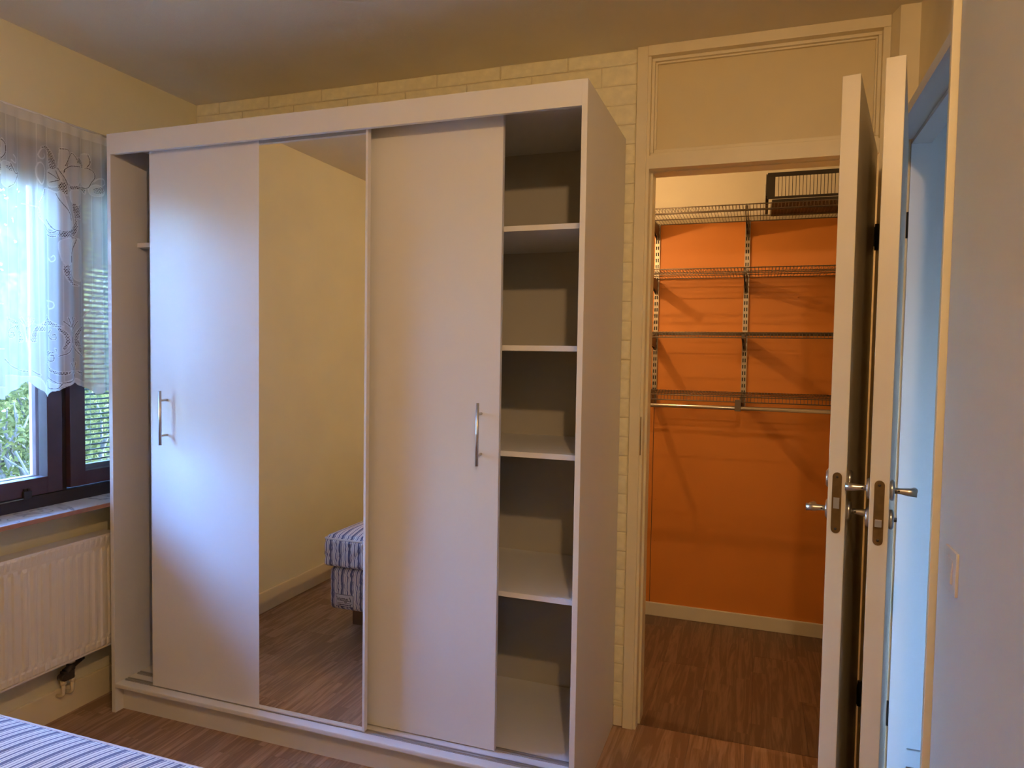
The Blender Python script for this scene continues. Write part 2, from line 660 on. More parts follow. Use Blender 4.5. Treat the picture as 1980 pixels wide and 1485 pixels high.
PITCH_X, COURSE = 0.267, 0.0707
JX, JZ = 0.0035, 0.0030
full = [brick_mesh(PITCH_X - JX, COURSE - JZ, s) for s in range(7)]
cut_cache = {}
z_top = 2.426
zs = []
z = z_top
while z > 0.075:
    zs.append(z)
    z -= COURSE
rows = [(z_top + 0.0015, ZC, 0)] + [(zz - COURSE + 0.0015, zz - 0.0015, k + 1) for k, zz in enumerate(zs)]
XB1 = -0.4455
for z0, z1, k in rows:
    z0 = max(z0, 0.076)
    start = (-0.702 if k % 2 == 0 else -0.575) - PITCH_X * 8
    x = start
    while x < XB1:
        a, b = max(x + JX / 2, XL + 0.002), min(x + PITCH_X - JX / 2, XB1)
        if b - a > 0.012:
            key = (round(b - a, 3), round(z1 - z0, 3))
            if abs((b - a) - (PITCH_X - JX)) < 1e-4 and abs((z1 - z0) - (COURSE - JZ)) < 2e-4:
                me = random.choice(full)
            else:
                if key not in cut_cache:
                    cut_cache[key] = brick_mesh(b - a, z1 - z0, hash(key) % 1000)
                me = cut_cache[key]
            o = bpy.data.objects.new('brick', me)
            COL.objects.link(o)
            o.location = (a, YB + random.uniform(-0.0012, 0.0012), z0)
            o.parent = wall_back
        x += PITCH_X
# ------------------------------------------------------------------ floor and planks
mb = MB()
mb.box(XL - 0.2, XR + T, YF - 0.1, YC + 0.1, -0.12, -0.012)
mb.box(XR + T, HX1 + 0.1, HY0 - 0.1, YC + 0.1, -0.12, -0.012)
floor = struct(mb.build('floor', 'dark_wood_shade'), 'brown oak laminate floor')
PW, PL = 0.1902, 1.215


def plank(x0, x1, y0, y1, mat='laminate_oak'):
    c = 0.0007
    mb = MB()
    v = [(x0, y0, -0.012), (x1, y0, -0.012), (x1, y1, -0.012), (x0, y1, -0.012)]
    v += [(x0, y0, -c), (x1, y0, -c), (x1, y1, -c), (x0, y1, -c)]
    v += [(x0 + c, y0 + c, 0), (x1 - c, y0 + c, 0), (x1 - c, y1 - c, 0), (x0 + c, y1 - c, 0)]
    mb.v = v
    mb.f = [(0, 1, 5, 4), (1, 2, 6, 5), (2, 3, 7, 6), (3, 0, 4, 7), (4, 5, 9, 8), (5, 6, 10, 9), (6, 7, 11, 10), (7, 4, 8, 11), (8, 9, 10, 11)]
    mb.smooth = [False] * 9
    o = mb.build('plank', mat, floor)
    return o


def lay(X0, X1, Y0, Y1, off0, mat='laminate_oak'):
    x = X0 - off0
    k = 0
    while x < X1:
        a, b = max(x, X0), min(x + PW - 0.0004, X1)
        y = Y0 - [0.0, 0.42, 0.83, 0.21, 0.63][k % 5]
        while y < Y1:
            c, d = max(y, Y0), min(y + PL - 0.0004, Y1)
            if b - a > 0.004 and d - c > 0.004:
                plank(a, b, c, d, mat)
            y += PL
        x += PW
        k += 1


lay(XL, XR, YF, 2.60, 0.05)
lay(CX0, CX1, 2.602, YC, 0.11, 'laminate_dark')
lay(XR, HX1, HY0, HY1, 0.02)

# ------------------------------------------------------------------ baseboards
def baseboard(name, x0, x1, y0, y1, h, mat='trim_paint', label=None):
    return struct(MB().bbox(x0, x1, y0, y1, 0.0, h, 0.003).build(name, mat), label)


baseboard('baseboard_left', XL, XL + 0.013, YF, YB, 0.108, label='cream baseboard under the radiator')
baseboard('baseboard_back', -0.478, -0.4445, YB - 0.004, YB + 0.012, 0.072)
baseboard('baseboard_closet', CX0, CX1, YC - 0.013, YC, 0.07, 'white_paint')
baseboard('baseboard_right', XR - 0.012, XR, YF, 1.70, 0.07)
baseboard('baseboard_hall', XR + T + 0.001, HX1, HY1 - 0.012, HY1, 0.06, 'hall_white')

# ------------------------------------------------------------------ closet door frame and transom
t1 = struct(MB().bbox(-0.442, -0.403, 2.551, 2.60, 0, ZC, 0.003).build('trim_1', 'trim_paint'), 'full height casing between the brick wall and the closet opening')
mb = MB()
mb.box(-0.403, -0.393, 2.557, 2.68, 0.0, ZC)       # left jamb
mb.box(-0.393, -0.3845, 2.606, 2.68, 0.0, 2.047)    # stop
struct(mb.build('trim_2', 'trim_paint'), 'closet door jamb with stop')
mb = MB()
mb.box(0.343, 0.364, 2.553, 2.68, 0.0, ZC)
mb.box(0.330, 0.343, 2.606, 2.68, 0.0, 2.044)
struct(mb.build('trim_3', 'trim_paint'))
mb = MB()
mb.box(-0.393, 0.343, 2.557, 2.68, 2.0475, 2.094)
mb.box(-0.3845, 0.330, 2.606, 2.68, 2.044, 2.0475)
head = struct(mb.build('trim_4', 'trim_paint'), 'head rail over the closet opening')
mb = MB()
mb.bbox(-0.403, 0.364, 2.549, 2.60, 2.441, ZC, 0.002)
struct(mb.build('trim_5', 'trim_paint'))
# transom panel with beads
tp = struct(MB().box(-0.393, 0.343, 2.600, 2.68, 2.094, 2.441).build('trim_6', 'panel_paint'), 'fixed panel above the closet opening')
bead = 0.011
for (x0, x1, z0, z1) in ((-0.393, 0.343, 2.430, 2.441), (-0.393, 0.343, 2.094, 2.108), (-0.393, -0.382, 2.108, 2.430), (0.332, 0.343, 2.108, 2.430)):
    MB().bbox(x0, x1, 2.577, 2.600, z0, z1, 0.002).build('bead', 'trim_paint', tp)
for (x0, x1, z0, z1) in ((-0.382, 0.332, 2.4235, 2.430), (-0.382, 0.332, 2.108, 2.122), (-0.382, -0.374, 2.122, 2.4235), (0.326, 0.332, 2.122, 2.4235)):
    MB().bbox(x0, x1, 2.588, 2.600, z0, z1, 0.002).build('bead', 'trim_paint', tp)
MB().box(-0.401, -0.398, 2.5545, 2.557, 1.02, 1.16).build('strike_plate', 'aged_brass', bpy.data.objects['trim_2'])
# small gap line between brick and casing comes from the mortar plane behind

# ------------------------------------------------------------------ hall door frame
ya, yb = 1.742, 2.492
struct(MB().bbox(0.3615, XR + T, 1.727, ya, 0, ZC, 0.0015).build('trim_7', 'trim_paint'), 'full height casing on the near side of the hall door')
struct(MB().prism([(0.3645, 2.5525), (0.380, yb), (XR + T, yb), (XR + T, 2.5525)], 'z', 0, ZC).build('trim_8', 'trim_paint'))
mb = MB()
mb.box(0.3655, XR + T, ya, 2.47, 2.058, 2.088)
mb.box(0.422, XR + T, ya, yb, 2.046, 2.058)
mb.box(0.422, XR + T, ya, ya + 0.012, 0, 2.046)
mb.box(0.422, XR + T, yb - 0.012, yb, 0, 2.046)
struct(mb.build('trim_9', 'hall_white'))
struct(MB().box(0.436, XR + T, ya, yb, 2.088, ZC).build('trim_10', 'trim_paint'), 'fixed panel above the hall door')


# ------------------------------------------------------------------ door leaves
def door_leaf(name, label, hinge, lock, length, lever_z, key_z, latch_z, latch_up, thumb):
    """leaf: local +X = from hinge to lock, local Y: right-hand face at y=0 and leaf body on +/-; built so that
    the face through hinge->lock is at local y=0 and the thickness goes to the room side"""
    hx, hy = hinge
    lx, ly = lock
    ang = math.atan2(ly - hy, lx - hx)
    root = empty(name, (hx, hy, 0.0), ang)
    struct(root, label)
    # heading (-y) in world: local +X; the left side in the picture (-x world) is local -Y
    th = 0.040
    mb = MB().bbox(0.0, length, -th, 0.0, 0.008, 2.050, 0.0015)
    mb.build('leaf', 'door_paint', root)
    # lock plate on the lock edge, rounded ends
    zc = 1.035
    h2, r = 0.074, 0.0105
    poly = []
    for k in range(9):
        a = math.pi * k / 8
        poly.append((-th / 2 + r * math.cos(a), zc + h2 - r + r * math.sin(a)))
    for k in range(9):
        a = math.pi + math.pi * k / 8
        poly.append((-th / 2 + r * math.cos(a), zc - h2 + r + r * math.sin(a)))
    pl = MB().prism(poly, 'x', length, length + 0.0016).build('lock_plate', 'aged_brass', root)
    pl['label'] = 'brown lock plate on the door edge'
    lz = latch_z
    if latch_up:
        MB().prism([(-th / 2 - 0.0065, lz - 0.013), (-th / 2 + 0.0065, lz - 0.013), (-th / 2 + 0.0065, lz + 0.013), (-th / 2 - 0.0065, lz + 0.013)], 'x', length + 0.0014, length + 0.006).build('latch_bolt', 'latch_steel', pl)
    else:
        MB().bbox(length + 0.0012, length + 0.009, -th / 2 - 0.007, -th / 2 + 0.007, lz - 0.008, lz + 0.008, 0.001).build('latch_bolt', 'latch_steel', pl)
    for s in (-1, 1):
        MB().lathe([(0.0032, 0), (0.0028, 0.0014), (0, 0.0016)], (length + 0.0012, -th / 2, zc + s * (h2 - 0.011)), (1, 0, 0), 10).build('screw', 'black_metal', pl)
    # levers both faces
    back = 0.058
    for side, y0, d in (('r', 0.0, 1), ('l', -th, -1)):
        hnd = MB().lathe([(0.0225, 0), (0.0245, 0.002), (0.0245, 0.006), (0.021, 0.009), (0.012, 0.0095)], (length - back, y0, lever_z), (0, d, 0), 20).build('lever_handle', 'chrome', root)
        k = MB()
        k.tube([(length - back, y0 + d * 0.006, lever_z), (length - back, y0 + d * 0.020, lever_z), (length - back, y0 + d * 0.036, lever_z - 0.001), (length - back, y0 + d * 0.0545, lever_z - 0.0015)], [0.0070, 0.0068, 0.0092, 0.0098], 16)
        k.tube([(length - back - 0.004, y0 + d * 0.046, lever_z - 0.0015), (length - back - 0.04, y0 + d * 0.0475, lever_z - 0.005), (length - back - 0.098, y0 + d * 0.049, lever_z - 0.012)], [0.0085, 0.0085, 0.0078], 12)
        k.build('lever', 'chrome', hnd)
        MB().lathe([(0.0024, 0), (0.0024, 0.001), (0, 0.0011)], (length - back + 0.0062, y0 + d * 0.018, lever_z), (1, 0, 0), 8).build('grub_screw', 'black_metal', hnd)
        rs = MB().lathe([(0.0215, 0), (0.0235, 0.002), (0.0235, 0.006), (0.019, 0.010), (0, 0.0105)], (length - back, y0, key_z), (0, d, 0), 20).build('key_rose', 'chrome', root)
        if thumb and d == 1:
            MB().bbox(length - back - 0.012, length - back + 0.012, y0 + 0.010, y0 + 0.016, key_z - 0.003, key_z + 0.003, 0.001).build('thumb_turn', 'black_metal', rs)
    return root


ln1 = math.hypot(0.2045 - 0.337, 1.848 - 2.546)
d1 = door_leaf('door_1', 'open closet door leaf with cream edge and brown lock plate', (0.337, 2.546), (0.2045, 1.848), ln1, 1.008, 1.085, 1.035, True, False)
ln2 = math.hypot(0.284 - 0.416, 1.764 - 2.490)
d2 = door_leaf('door_2', 'hall door leaf standing ajar, lit blue on its hall side', (0.416, 2.490), (0.284, 1.764), ln2, 1.080, 1.012, 1.012, False, True)
# hinges of the closet door
for hz in (1.775, 0.275):
    h = MB()
    h.tube([(0.0, 0.007, hz - 0.042), (0.0, 0.007, hz + 0.042)], 0.0065, 10)
    h.box(-0.004, 0.02, 0.0, 0.003, hz - 0.03, hz + 0.03)
    h.build('hinge', 'black_metal', d1)
for hz in (1.80, 0.25):
    MB().tube([(0.0, 0.007, hz - 0.04), (0.0, 0.007, hz + 0.04)], 0.006, 10).build('hinge', 'black_metal', d2)

# light switch on right wall
sw = empty('light_switch', (XR, 1.60, 0.965))
tag(sw, 'cream square light switch on the wall beside the hall door', 'switch')
part(sw, 'cover_plate', MB().bbox(XR - 0.006, XR, 1.558, 1.642, 0.922, 1.008, 0.002), 'switch_plastic')
part(sw, 'rocker', MB().prism([(XR - 0.0058, 0.940), (XR - 0.010, 0.944), (XR - 0.007, 0.990), (XR - 0.0058, 0.990)], 'y', 1.580, 1.620), 'switch_plastic')

# ------------------------------------------------------------------ window
win = empty('window_1', (XL - 0.05, 1.74, WZ0))
struct(win, 'dark brown wooden double window with an open-slat blind in its right sash')
FX0, FX1 = -2.595, -2.445
mb = MB()
mb.box(FX0, FX1, WY0, WY0 + 0.04, WZ0, WZ1)
mb.box(FX0, FX1, WY1 - 0.03, WY1, WZ0, WZ1)
mb.box(FX0, FX1, WY0 + 0.04, WY1 - 0.03, WZ0 - 0.01, 0.842)
mb.box(FX0, FX1, WY0 + 0.04, WY1 - 0.03, 2.078, WZ1)
mb.box(FX0, -2.462, 1.908, 1.94, 0.842, 2.078)
part(win, 'frame', mb, 'dark_wood_shade')


def sash(name, mat, x0, x1, y0, y1, z0, z1, wl, wr, wb, wt):
    mb = MB()
    mb.bbox(x0, x1, y0, y0 + wl, z0, z1, 0.002)
    mb.bbox(x0, x1, y1 - wr, y1, z0, z1, 0.002)
    mb.bbox(x0, x1, y0 + wl, y1 - wr, z0, z0 + wb, 0.002)
    mb.bbox(x0, x1, y0 + wl, y1 - wr, z1 - wt, z1, 0.002)
    s = part(win, name, mb, mat)
    xm = (x0 + x1) / 2
    subpart(win, s, 'pane', MB().box(xm - 0.002, xm + 0.002, y0 + wl - 0.004, y1 - wr + 0.004, z0 + wb - 0.004, z1 - wt + 0.004), 'window_glass')
    return s


sash('sash', 'dark_wood', -2.484, -2.440, 1.24, 1.908, 0.846, 2.078, 0.058, 0.058, 0.061, 0.085)
sash('sash', 'dark_wood', -2.484, -2.440, 1.940, 2.390, 0.850, 2.078, 0.063, 0.058, 0.054, 0.085)
sash('outer_sash', 'sash_outer', -2.590, -2.556, 1.24, 1.935, 0.846, 2.078, 0.05, 0.043, 0.05, 0.10)
sash('outer_sash', 'sash_outer', -2.590, -2.556, 1.940, 2.390, 0.850, 2.078, 0.045, 0.05, 0.05, 0.10)
part(win, 'white_bar', MB().box(-2.53, -2.518, 1.893, 1.905, 0.85, 2.07), 'white_strip')  # thin white upright between the inner and outer sash
# fastener with chain-like stay on the left sash
st = part(win, 'window_catch', MB().bbox(-2.440, -2.428, 1.752, 1.782, 0.838, 0.868, 0.002).box(-2.440, -2.432, 1.757, 1.765, 0.866, 0.876).box(-2.440, -2.432, 1.770, 1.778, 0.866, 0.876), 'black_metal')
mb = MB()
mb.tube([(-2.432, 1.30, 0.836), (-2.432, 1.768, 0.843)], 0.0022, 6)
subpart(win, st, 'stay_rod', mb, 'latch_steel')
# blind between the panes of the right sash
bl = part(win, 'blind_rail', MB().bbox(-2.532, -2.502, 2.01, 2.36, 1.992, 2.012, 0.002), 'blind_slat')
slat = MB()
prof = [(-0.0125, -0.0018), (-0.006, 0.0006), (0, 0.0013), (0.006, 0.0006), (0.0125, -0.0018)]
tilt = math.radians(22)
for yy in (2.006, 2.362):
    for a, b in prof:
        slat.v.append((a * math.cos(tilt) - b * math.sin(tilt), yy, a * math.sin(tilt) + b * math.cos(tilt)))
for i in range(4):
    slat.f.append((i, i + 1, 6 + i, 5 + i))
    slat.smooth.append(True)
slat_me = slat.mesh('slat', 'blind_slat')
wl0 = ROOT_LOC[win.name]
nsl = 0
zz = 0.932
while zz < 1.99:
    o = bpy.data.objects.new('slat', slat_me)
    COL.objects.link(o)
    o.parent = bl
    o.location = (-2.517 - wl0[0], -wl0[1], zz - wl0[2])
    zz += 0.0202
subpart(win, bl, 'bottom_rail', MB().bbox(-2.530, -2.504, 2.006, 2.362, 0.905, 0.917, 0.002), 'blind_slat')
subpart(win, bl, 'ladder_cord', MB().tube([(-2.517, 2.09, 0.91), (-2.517, 2.09, 2.0)], 0.0008, 5), 'white_strip')

# sill
sl = empty('trim_12', (XL, 1.74, 0.783))
struct(sl, 'pale marbled window sill with a brown wooden edge')
part(sl, 'sill_board', MB().box(-2.447, -2.297, 1.262, 2.46, 0.784, 0.797), 'sill_marble')
part(sl, 'sill_edge', MB().bbox(-2.297, -2.290, 1.262, 2.46, 0.782, 0.797, 0.0015), 'sill_edge')

# ------------------------------------------------------------------ lace curtain
CXP = -2.385


def crop(ox, oy, s, pts):
    return [px_on_x(ox + a / s, oy + b / s, CXP) for a, b in pts]


A = lambda *p: crop(0, 190, 5.123, p)
Bc = lambda *p: crop(0, 380, 6.75, p)
Cc = lambda *p: crop(0, 560, 6.186, p)
dense = [
    A((600, 500), (640, 505), (680, 560), (650, 690), (585, 700), (590, 590)),
    A((640, 670), (705, 545), (760, 610), (795, 690), (700, 680)),
    A((635, 700), (700, 672), (790, 680), (800, 800), (760, 865), (680, 850), (640, 790)),
    A((800, 700), (870, 680), (930, 750), (935, 790), (900, 840), (870, 890), (800, 830)),
    A((805, 560), (875, 560), (895, 650), (850, 700), (800, 640)),
    A((440, 890), (395, 990), (375, 1090), (385, 1190), (470, 1270), (580, 1320), (690, 1310), (715, 1220), (665, 1090), (620, 930), (560, 930)),
    A((475, 720), (560, 700), (610, 790), (600, 860), (490, 870)),
    A((690, 920), (790, 920), (800, 1040), (740, 1060), (690, 1000)),
    A((880, 890), (960, 860), (1035, 930), (1000, 970), (900, 960)),
    A((0, 400), (40, 440), (50, 520), (0, 590)),
    A((0, 630), (100, 640), (150, 730), (190, 740), (150, 830), (80, 880), (0, 830)),
    Bc((780, 600), (900, 540), (990, 560), (960, 640), (930, 800), (900, 890), (840, 880), (800, 760)),
    Bc((930, 600), (1050, 580), (1080, 900), (1060, 1100), (950, 1060), (920, 900)),
    Cc((0, 1040), (300, 1040), (470, 1060), (545, 1280), (400, 1160), (330, 1100), (150, 1200), (0, 1290)),
    Cc((545, 1080), (700, 1140), (880, 1060), (1000, 1100), (1320, 1150), (1320, 1240), (1140, 1250), (890, 1115), (640, 1230), (545, 1290)),
]
net = [
    A((390, 490), (430, 468), (475, 478), (545, 600), (562, 690), (500, 698), (480, 600), (465, 510)),
    A((580, 870), (615, 828), (650, 840), (660, 965), (610, 920)),
    A((680, 870), (800, 872), (850, 890), (850, 950), (800, 905), (700, 905)),
    A((710, 1045), (760, 1060), (800, 1140), (800, 1200), (755, 1190), (765, 1290), (720, 1372), (600, 1372), (600, 1320), (690, 1305), (732, 1240), (732, 1180)),
    A((755, 600), (790, 590), (830, 660), (820, 700), (790, 650), (760, 640)),
    A((45, 665), (110, 660), (130, 720), (80, 710)),
    A((925, 895), (1000, 885), (1020, 945), (940, 945)),
    Bc((830, 905), (890, 905), (905, 1040), (960, 1130), (1045, 1166), (960, 1168), (880, 1110), (838, 1010)),
    Cc((60, 330), (110, 340), (240, 410), (140, 410)),
    Cc((115, 470), (185, 418), (260, 470), (300, 560), (300, 625), (235, 625), (235, 550), (185, 470)),
    Cc((368, 625), (368, 560), (420, 450), (500, 435), (522, 495), (455, 500), (435, 560), (435, 625)),
    Cc((410, 410), (470, 415), (545, 340), (545, 410), (520, 440), (490, 425)),
    Cc((690, 465), (750, 462), (815, 560), (818, 640), (770, 735), (762, 690), (780, 620), (755, 530)),
    Cc((552, 300), (640, 390), (765, 440), (700, 452), (600, 432), (558, 370)),
    Cc((880, 600), (905, 500), (992, 425), (992, 485), (942, 540), (938, 620), (992, 715), (992, 785), (915, 715)),
    Cc((548, 740), (612, 740), (560, 800), (585, 900), (665, 970), (780, 985), (848, 968), (785, 1025), (680, 1015), (600, 972), (546, 880)),
    Cc((900, 968), (995, 985), (995, 1022), (945, 1010)),
    Cc((660, 700), (700, 720), (700, 770), (675, 740)),
]
lines = [
    A((600, 500), (660, 510), (680, 560), (650, 690)), A((640, 670), (705, 545), (760, 610)), A((630, 740), (640, 700), (700, 672), (790, 680)),
    A((870, 560), (890, 640), (850, 700)), A((860, 690), (925, 730), (938, 790), (905, 835), (870, 890), (810, 880)), A((580, 690), (630, 780), (660, 860)),
    A((480, 730), (600, 810)), A((500, 830), (600, 810)), A((560, 720), (600, 810)), A((440, 900), (420, 960), (385, 1010), (372, 1090), (385, 1180)),
    A((560, 940), (620, 1040), (680, 1140), (700, 1210)), A((430, 1250), (500, 1330), (580, 1310)), A((0, 405), (45, 450), (45, 540), (0, 590)),
    A((100, 640), (150, 740), (190, 742), (140, 840), (80, 880)),
    Bc((920, 540), (990, 560), (930, 720), (925, 860)), Bc((610, 300), (700, 420), (800, 450)),
    Bc((620, 490), (680, 525), (745, 515)),
    Cc((850, 540), (850, 660), (800, 760), (720, 800)), Cc((850, 660), (930, 760), (990, 800)),
    Cc((840, 470), (765, 380)), Cc((842, 470), (800, 335)), Cc((845, 480), (850, 325)), Cc((848, 480), (885, 340)), Cc((850, 490), (920, 380)),
    Cc((325, 440), (250, 350)), Cc((326, 440), (285, 335)), Cc((328, 450), (340, 330)), Cc((330, 450), (370, 345)), Cc((330, 460), (405, 355)), Cc((328, 450), (330, 620)),
    Cc((120, 460), (85, 520), (110, 570), (160, 560), (150, 510), (120, 520)), Cc((620, 480), (595, 530), (620, 590), (680, 590), (670, 540), (640, 545)),
    Cc((660, 760), (620, 750), (580, 800), (600, 850), (650, 850), (650, 790), (615, 790)),
    Cc((550, 1020), (700, 1120), (850, 1090), (880, 1010), (830, 880)), Cc((548, 1090), (600, 1180), (720, 1180), (760, 1130)), Cc((870, 1000), (900, 870)), Cc((862, 960), (865, 820)),
    Cc((0, 780), (60, 860), (200, 950), (340, 980)), Cc((380, 970), (470, 1020)),
]
hem = Cc((-60, 1330), (0, 1300), (130, 1220), (260, 1170), (340, 1100), (400, 1150), (500, 1220), (545, 1290), (640, 1222), (740, 1210), (800, 1160), (890, 1115), (930, 1150), (1000, 1160), (1060, 1182), (1140, 1252), (1200, 1250), (1245, 1210), (1330, 1215), (1420, 1130), (1500, 1200))
CY0, CY1, CZ0, CZ1 = 1.17, 2.16, 1.165, 2.185
NY, NZ = 640, 690
gy = np.linspace(CY0, CY1, NY)
gz = np.linspace(CZ0, CZ1, NZ)
PER = 0.356
wy = gy.copy()
wy = np.where(wy < 1.655, wy + PER * np.ceil((1.655 - wy) / PER), wy)
wy = np.where(wy > 2.075, wy - PER, wy)
YY, ZZ = np.meshgrid(wy, gz)          # pattern coordinates
dens = np.full(YY.shape, 0.66)


def inside(poly, pad=0.0):
    p = np.array(poly)
    y0, z0 = p.min(0) - pad
    y1, z1 = p.max(0) + pad
    sel = (YY >= y0) & (YY <= y1) & (ZZ >= z0) & (ZZ <= z1)
    res = np.zeros(YY.shape, bool)
    if not sel.any():
        return res
    yy, zz2 = YY[sel], ZZ[sel]
    c = np.zeros(yy.shape, bool)
    j = len(p) - 1
    for i in range(len(p)):
        yi, zi = p[i]
        yj, zj = p[j]
        cond = ((zi > zz2) != (zj > zz2)) & (yy < (yj - yi) * (zz2 - zi) / (zj - zi + 1e-12) + yi)
        c ^= cond
        j = i
    res[sel] = c
    return res


def near(path, w):
    p = np.array(path)
    res = np.full(YY.shape, 9.0)
    y0, z0 = p.min(0) - 3 * w
    y1, z1 = p.max(0) + 3 * w
    sel = (YY >= y0) & (YY <= y1) & (ZZ >= z0) & (ZZ <= z1)
    if not sel.any():
        return res
    yy, zz2 = YY[sel], ZZ[sel]
    best = np.full(yy.shape, 9.0)
    for i in range(len(p) - 1):
        a, b = p[i], p[i + 1]
        d = b - a
        t = np.clip(((yy - a[0]) * d[0] + (zz2 - a[1]) * d[1]) / (d @ d + 1e-12), 0, 1)
        best = np.minimum(best, np.hypot(yy - a[0] - t * d[0], zz2 - a[1] - t * d[1]))
    res[sel] = best
    return res


def smooth_path(p, closed):
    p = [np.array(q) for q in p]
    n_ = len(p)
    out = []
    rngk = range(n_) if closed else range(n_ - 1)
    for i in rngk:
        if closed:
            a, b, c, d = p[(i - 1) % n_], p[i], p[(i + 1) % n_], p[(i + 2) % n_]
        else:
            a, b, c, d = p[max(0, i - 1)], p[i], p[i + 1], p[min(n_ - 1, i + 2)]
        for t in (0, .25, .5, .75):
            out.append(tuple(0.5 * ((2 * b) + (c - a) * t + (2 * a - 5 * b + 4 * c - d) * t * t + (3 * b - a - 3 * c + d) * t ** 3)))
    if not closed:
        out.append(tuple(p[-1]))
    return out


dense = [smooth_path(p, True) for p in dense]
net = [smooth_path(p, True) for p in net]
lines = [smooth_path(p, False) for p in lines]
for p in dense:
    dens[inside(p)] = 0.86
    rim = near(list(p) + [p[0]], 0.003)
    dens[rim < 0.0018] = 0.97
# pale swirls: denser threads
for p in (A((470, 480), (400, 500), (370, 560), (400, 600), (440, 580), (430, 550)), A((370, 640), (350, 700), (360, 780), (400, 850), (430, 800), (440, 700), (400, 640), (370, 640)),
          A((130, 560), (160, 600), (150, 640), (110, 610)), A((930, 830), (970, 800), (1030, 810), (1040, 850), (1010, 870)), Bc((640, 800), (680, 850), (730, 820), (710, 770), (680, 790)),
          Cc((560, 130), (640, 150), (650, 210), (600, 230), (580, 190)), Bc((300, 90), (380, 110), (490, 140)), Cc((1020, 330), (1080, 250), (1180, 260), (1240, 350)), Cc((1020, 800), (1080, 730), (1200, 730), (1260, 830)),
          Cc((1240, 560), (1300, 520), (1310, 590), (1250, 610))):
    dens[near(smooth_path(p, False), 0.003) < 0.0024] = 0.95
hexp = 0.0070
for p in net:
    ins = inside(p)
    u = YY / hexp
    w = ZZ / (hexp * 0.80)
    row = np.floor(w)
    fu = (u + 0.5 * (row % 2)) % 1.0 - 0.5
    fw = w % 1.0 - 0.5
    hole = (np.abs(fu) ** 2 / 0.135 + np.abs(fw) ** 2 / 0.135) < 1
    dens[ins & hole] = 0.02
    dens[ins & ~hole] = 0.88
    e = near(list(p) + [p[0]], 0.003) < 0.0017
    dens[e] = 0.85
for p in lines:
    n = near(p, 0.002)
    dens[n < 0.0036] = np.maximum(dens[n < 0.0036], 0.90)
    dens[n < 0.0012] = 0.15
h = np.array(hem)
hz = np.interp(wy, h[:, 0], h[:, 1])
# vertical fold lines read as denser streaks
for u, wd in ((12, .003), (35, .003), (70, .003), (92, .005), (120, .003), (157, .006), (176, .003), (193, .003)):
    yy = px_on_x(u, 300, CXP)[0]
    dens[:, np.abs(wy - yy) < wd * 0.5] = np.minimum(0.92, dens[:, np.abs(wy - yy) < wd * 0.5] + 0.16)
dens[ZZ > 2.150] = 0.82
keep = ZZ[:, :] > hz[None, :]
edge = (ZZ > hz[None, :]) & (ZZ < hz[None, :] + 0.004)
dens[edge] = 0.85
xx = CXP + 0.009 * np.sin(gy * 2 * np.pi / 0.118 + 0.6) + 0.005 * np.sin(gy * 2 * np.pi / 0.047)
fade = 0.35 + 0.65 * (CZ1 - gz) / (CZ1 - CZ0)
X3 = CXP + (xx[None, :] - CXP) * fade[:, None]
Y3 = np.broadcast_to(gy[None, :], X3.shape)
Z3 = np.broadcast_to(gz[:, None], X3.shape)
co = np.stack([X3, Y3, Z3], -1).reshape(-1, 3).astype(np.float32)
idx = np.arange(NY * NZ).reshape(NZ, NY)
q = np.stack([idx[:-1, :-1], idx[:-1, 1:], idx[1:, 1:], idx[1:, :-1]], -1)
fk = keep[:-1, :-1] & keep[:-1, 1:] & keep[1:, 1:] & keep[1:, :-1]
q = q[fk].reshape(-1, 4)
used, inv = np.unique(q, return_inverse=True)
q = inv.reshape(-1, 4).astype(np.int32)
cor = (-2.385, 1.6, 1.165)
cv = co[used] - np.array(cor, np.float32)
me = bpy.data.meshes.new('lace_panel')
me.vertices.add(len(cv))
me.vertices.foreach_set('co', cv.ravel())
me.loops.add(q.size)
me.loops.foreach_set('vertex_index', q.ravel())
me.polygons.add(len(q))
me.polygons.foreach_set('loop_start', np.arange(0, q.size, 4, dtype=np.int32))
me.update()
me.polygons.foreach_set('use_smooth', np.ones(len(q), bool))
at_ = me.attributes.new('thread', 'FLOAT', 'POINT')
at_.data.foreach_set('value', dens.reshape(-1)[used].astype(np.float32))
me.materials.append(MATS['lace'])
me.validate()
cur = empty('lace_curtain', cor)
tag(cur, 'white lace curtain with rose pattern and scalloped hem hung over the window', 'curtain')
lp = bpy.data.objects.new('lace_panel', me)
COL.objects.link(lp)
lp.parent = cur
rod = empty('curtain_rod', (-2.385, 1.6, 2.19))
tag(rod, 'thin white curtain rod above the window', 'curtain rod')
part(rod, 'rod', MB().tube([(-2.385, 1.15, 2.186), (-2.385, 2.18, 2.186)], 0.004, 8), 'white_strip')
for yy in (1.16, 2.17):
    part(rod, 'bracket', MB().bbox(XL, -2.38, yy - 0.004, yy + 0.004, 2.182, 2.192, 0.001), 'white_strip')

# ------------------------------------------------------------------ radiator
RX = -2.312
rad = empty('radiator', (-2.36, 1.5, 0.24))
tag(rad, 'cream ribbed panel radiator on the wall under the window sill', 'radiator')
RY0, RY1, RZ0, RZ1 = 1.28, 2.035, 0.243, 0.672


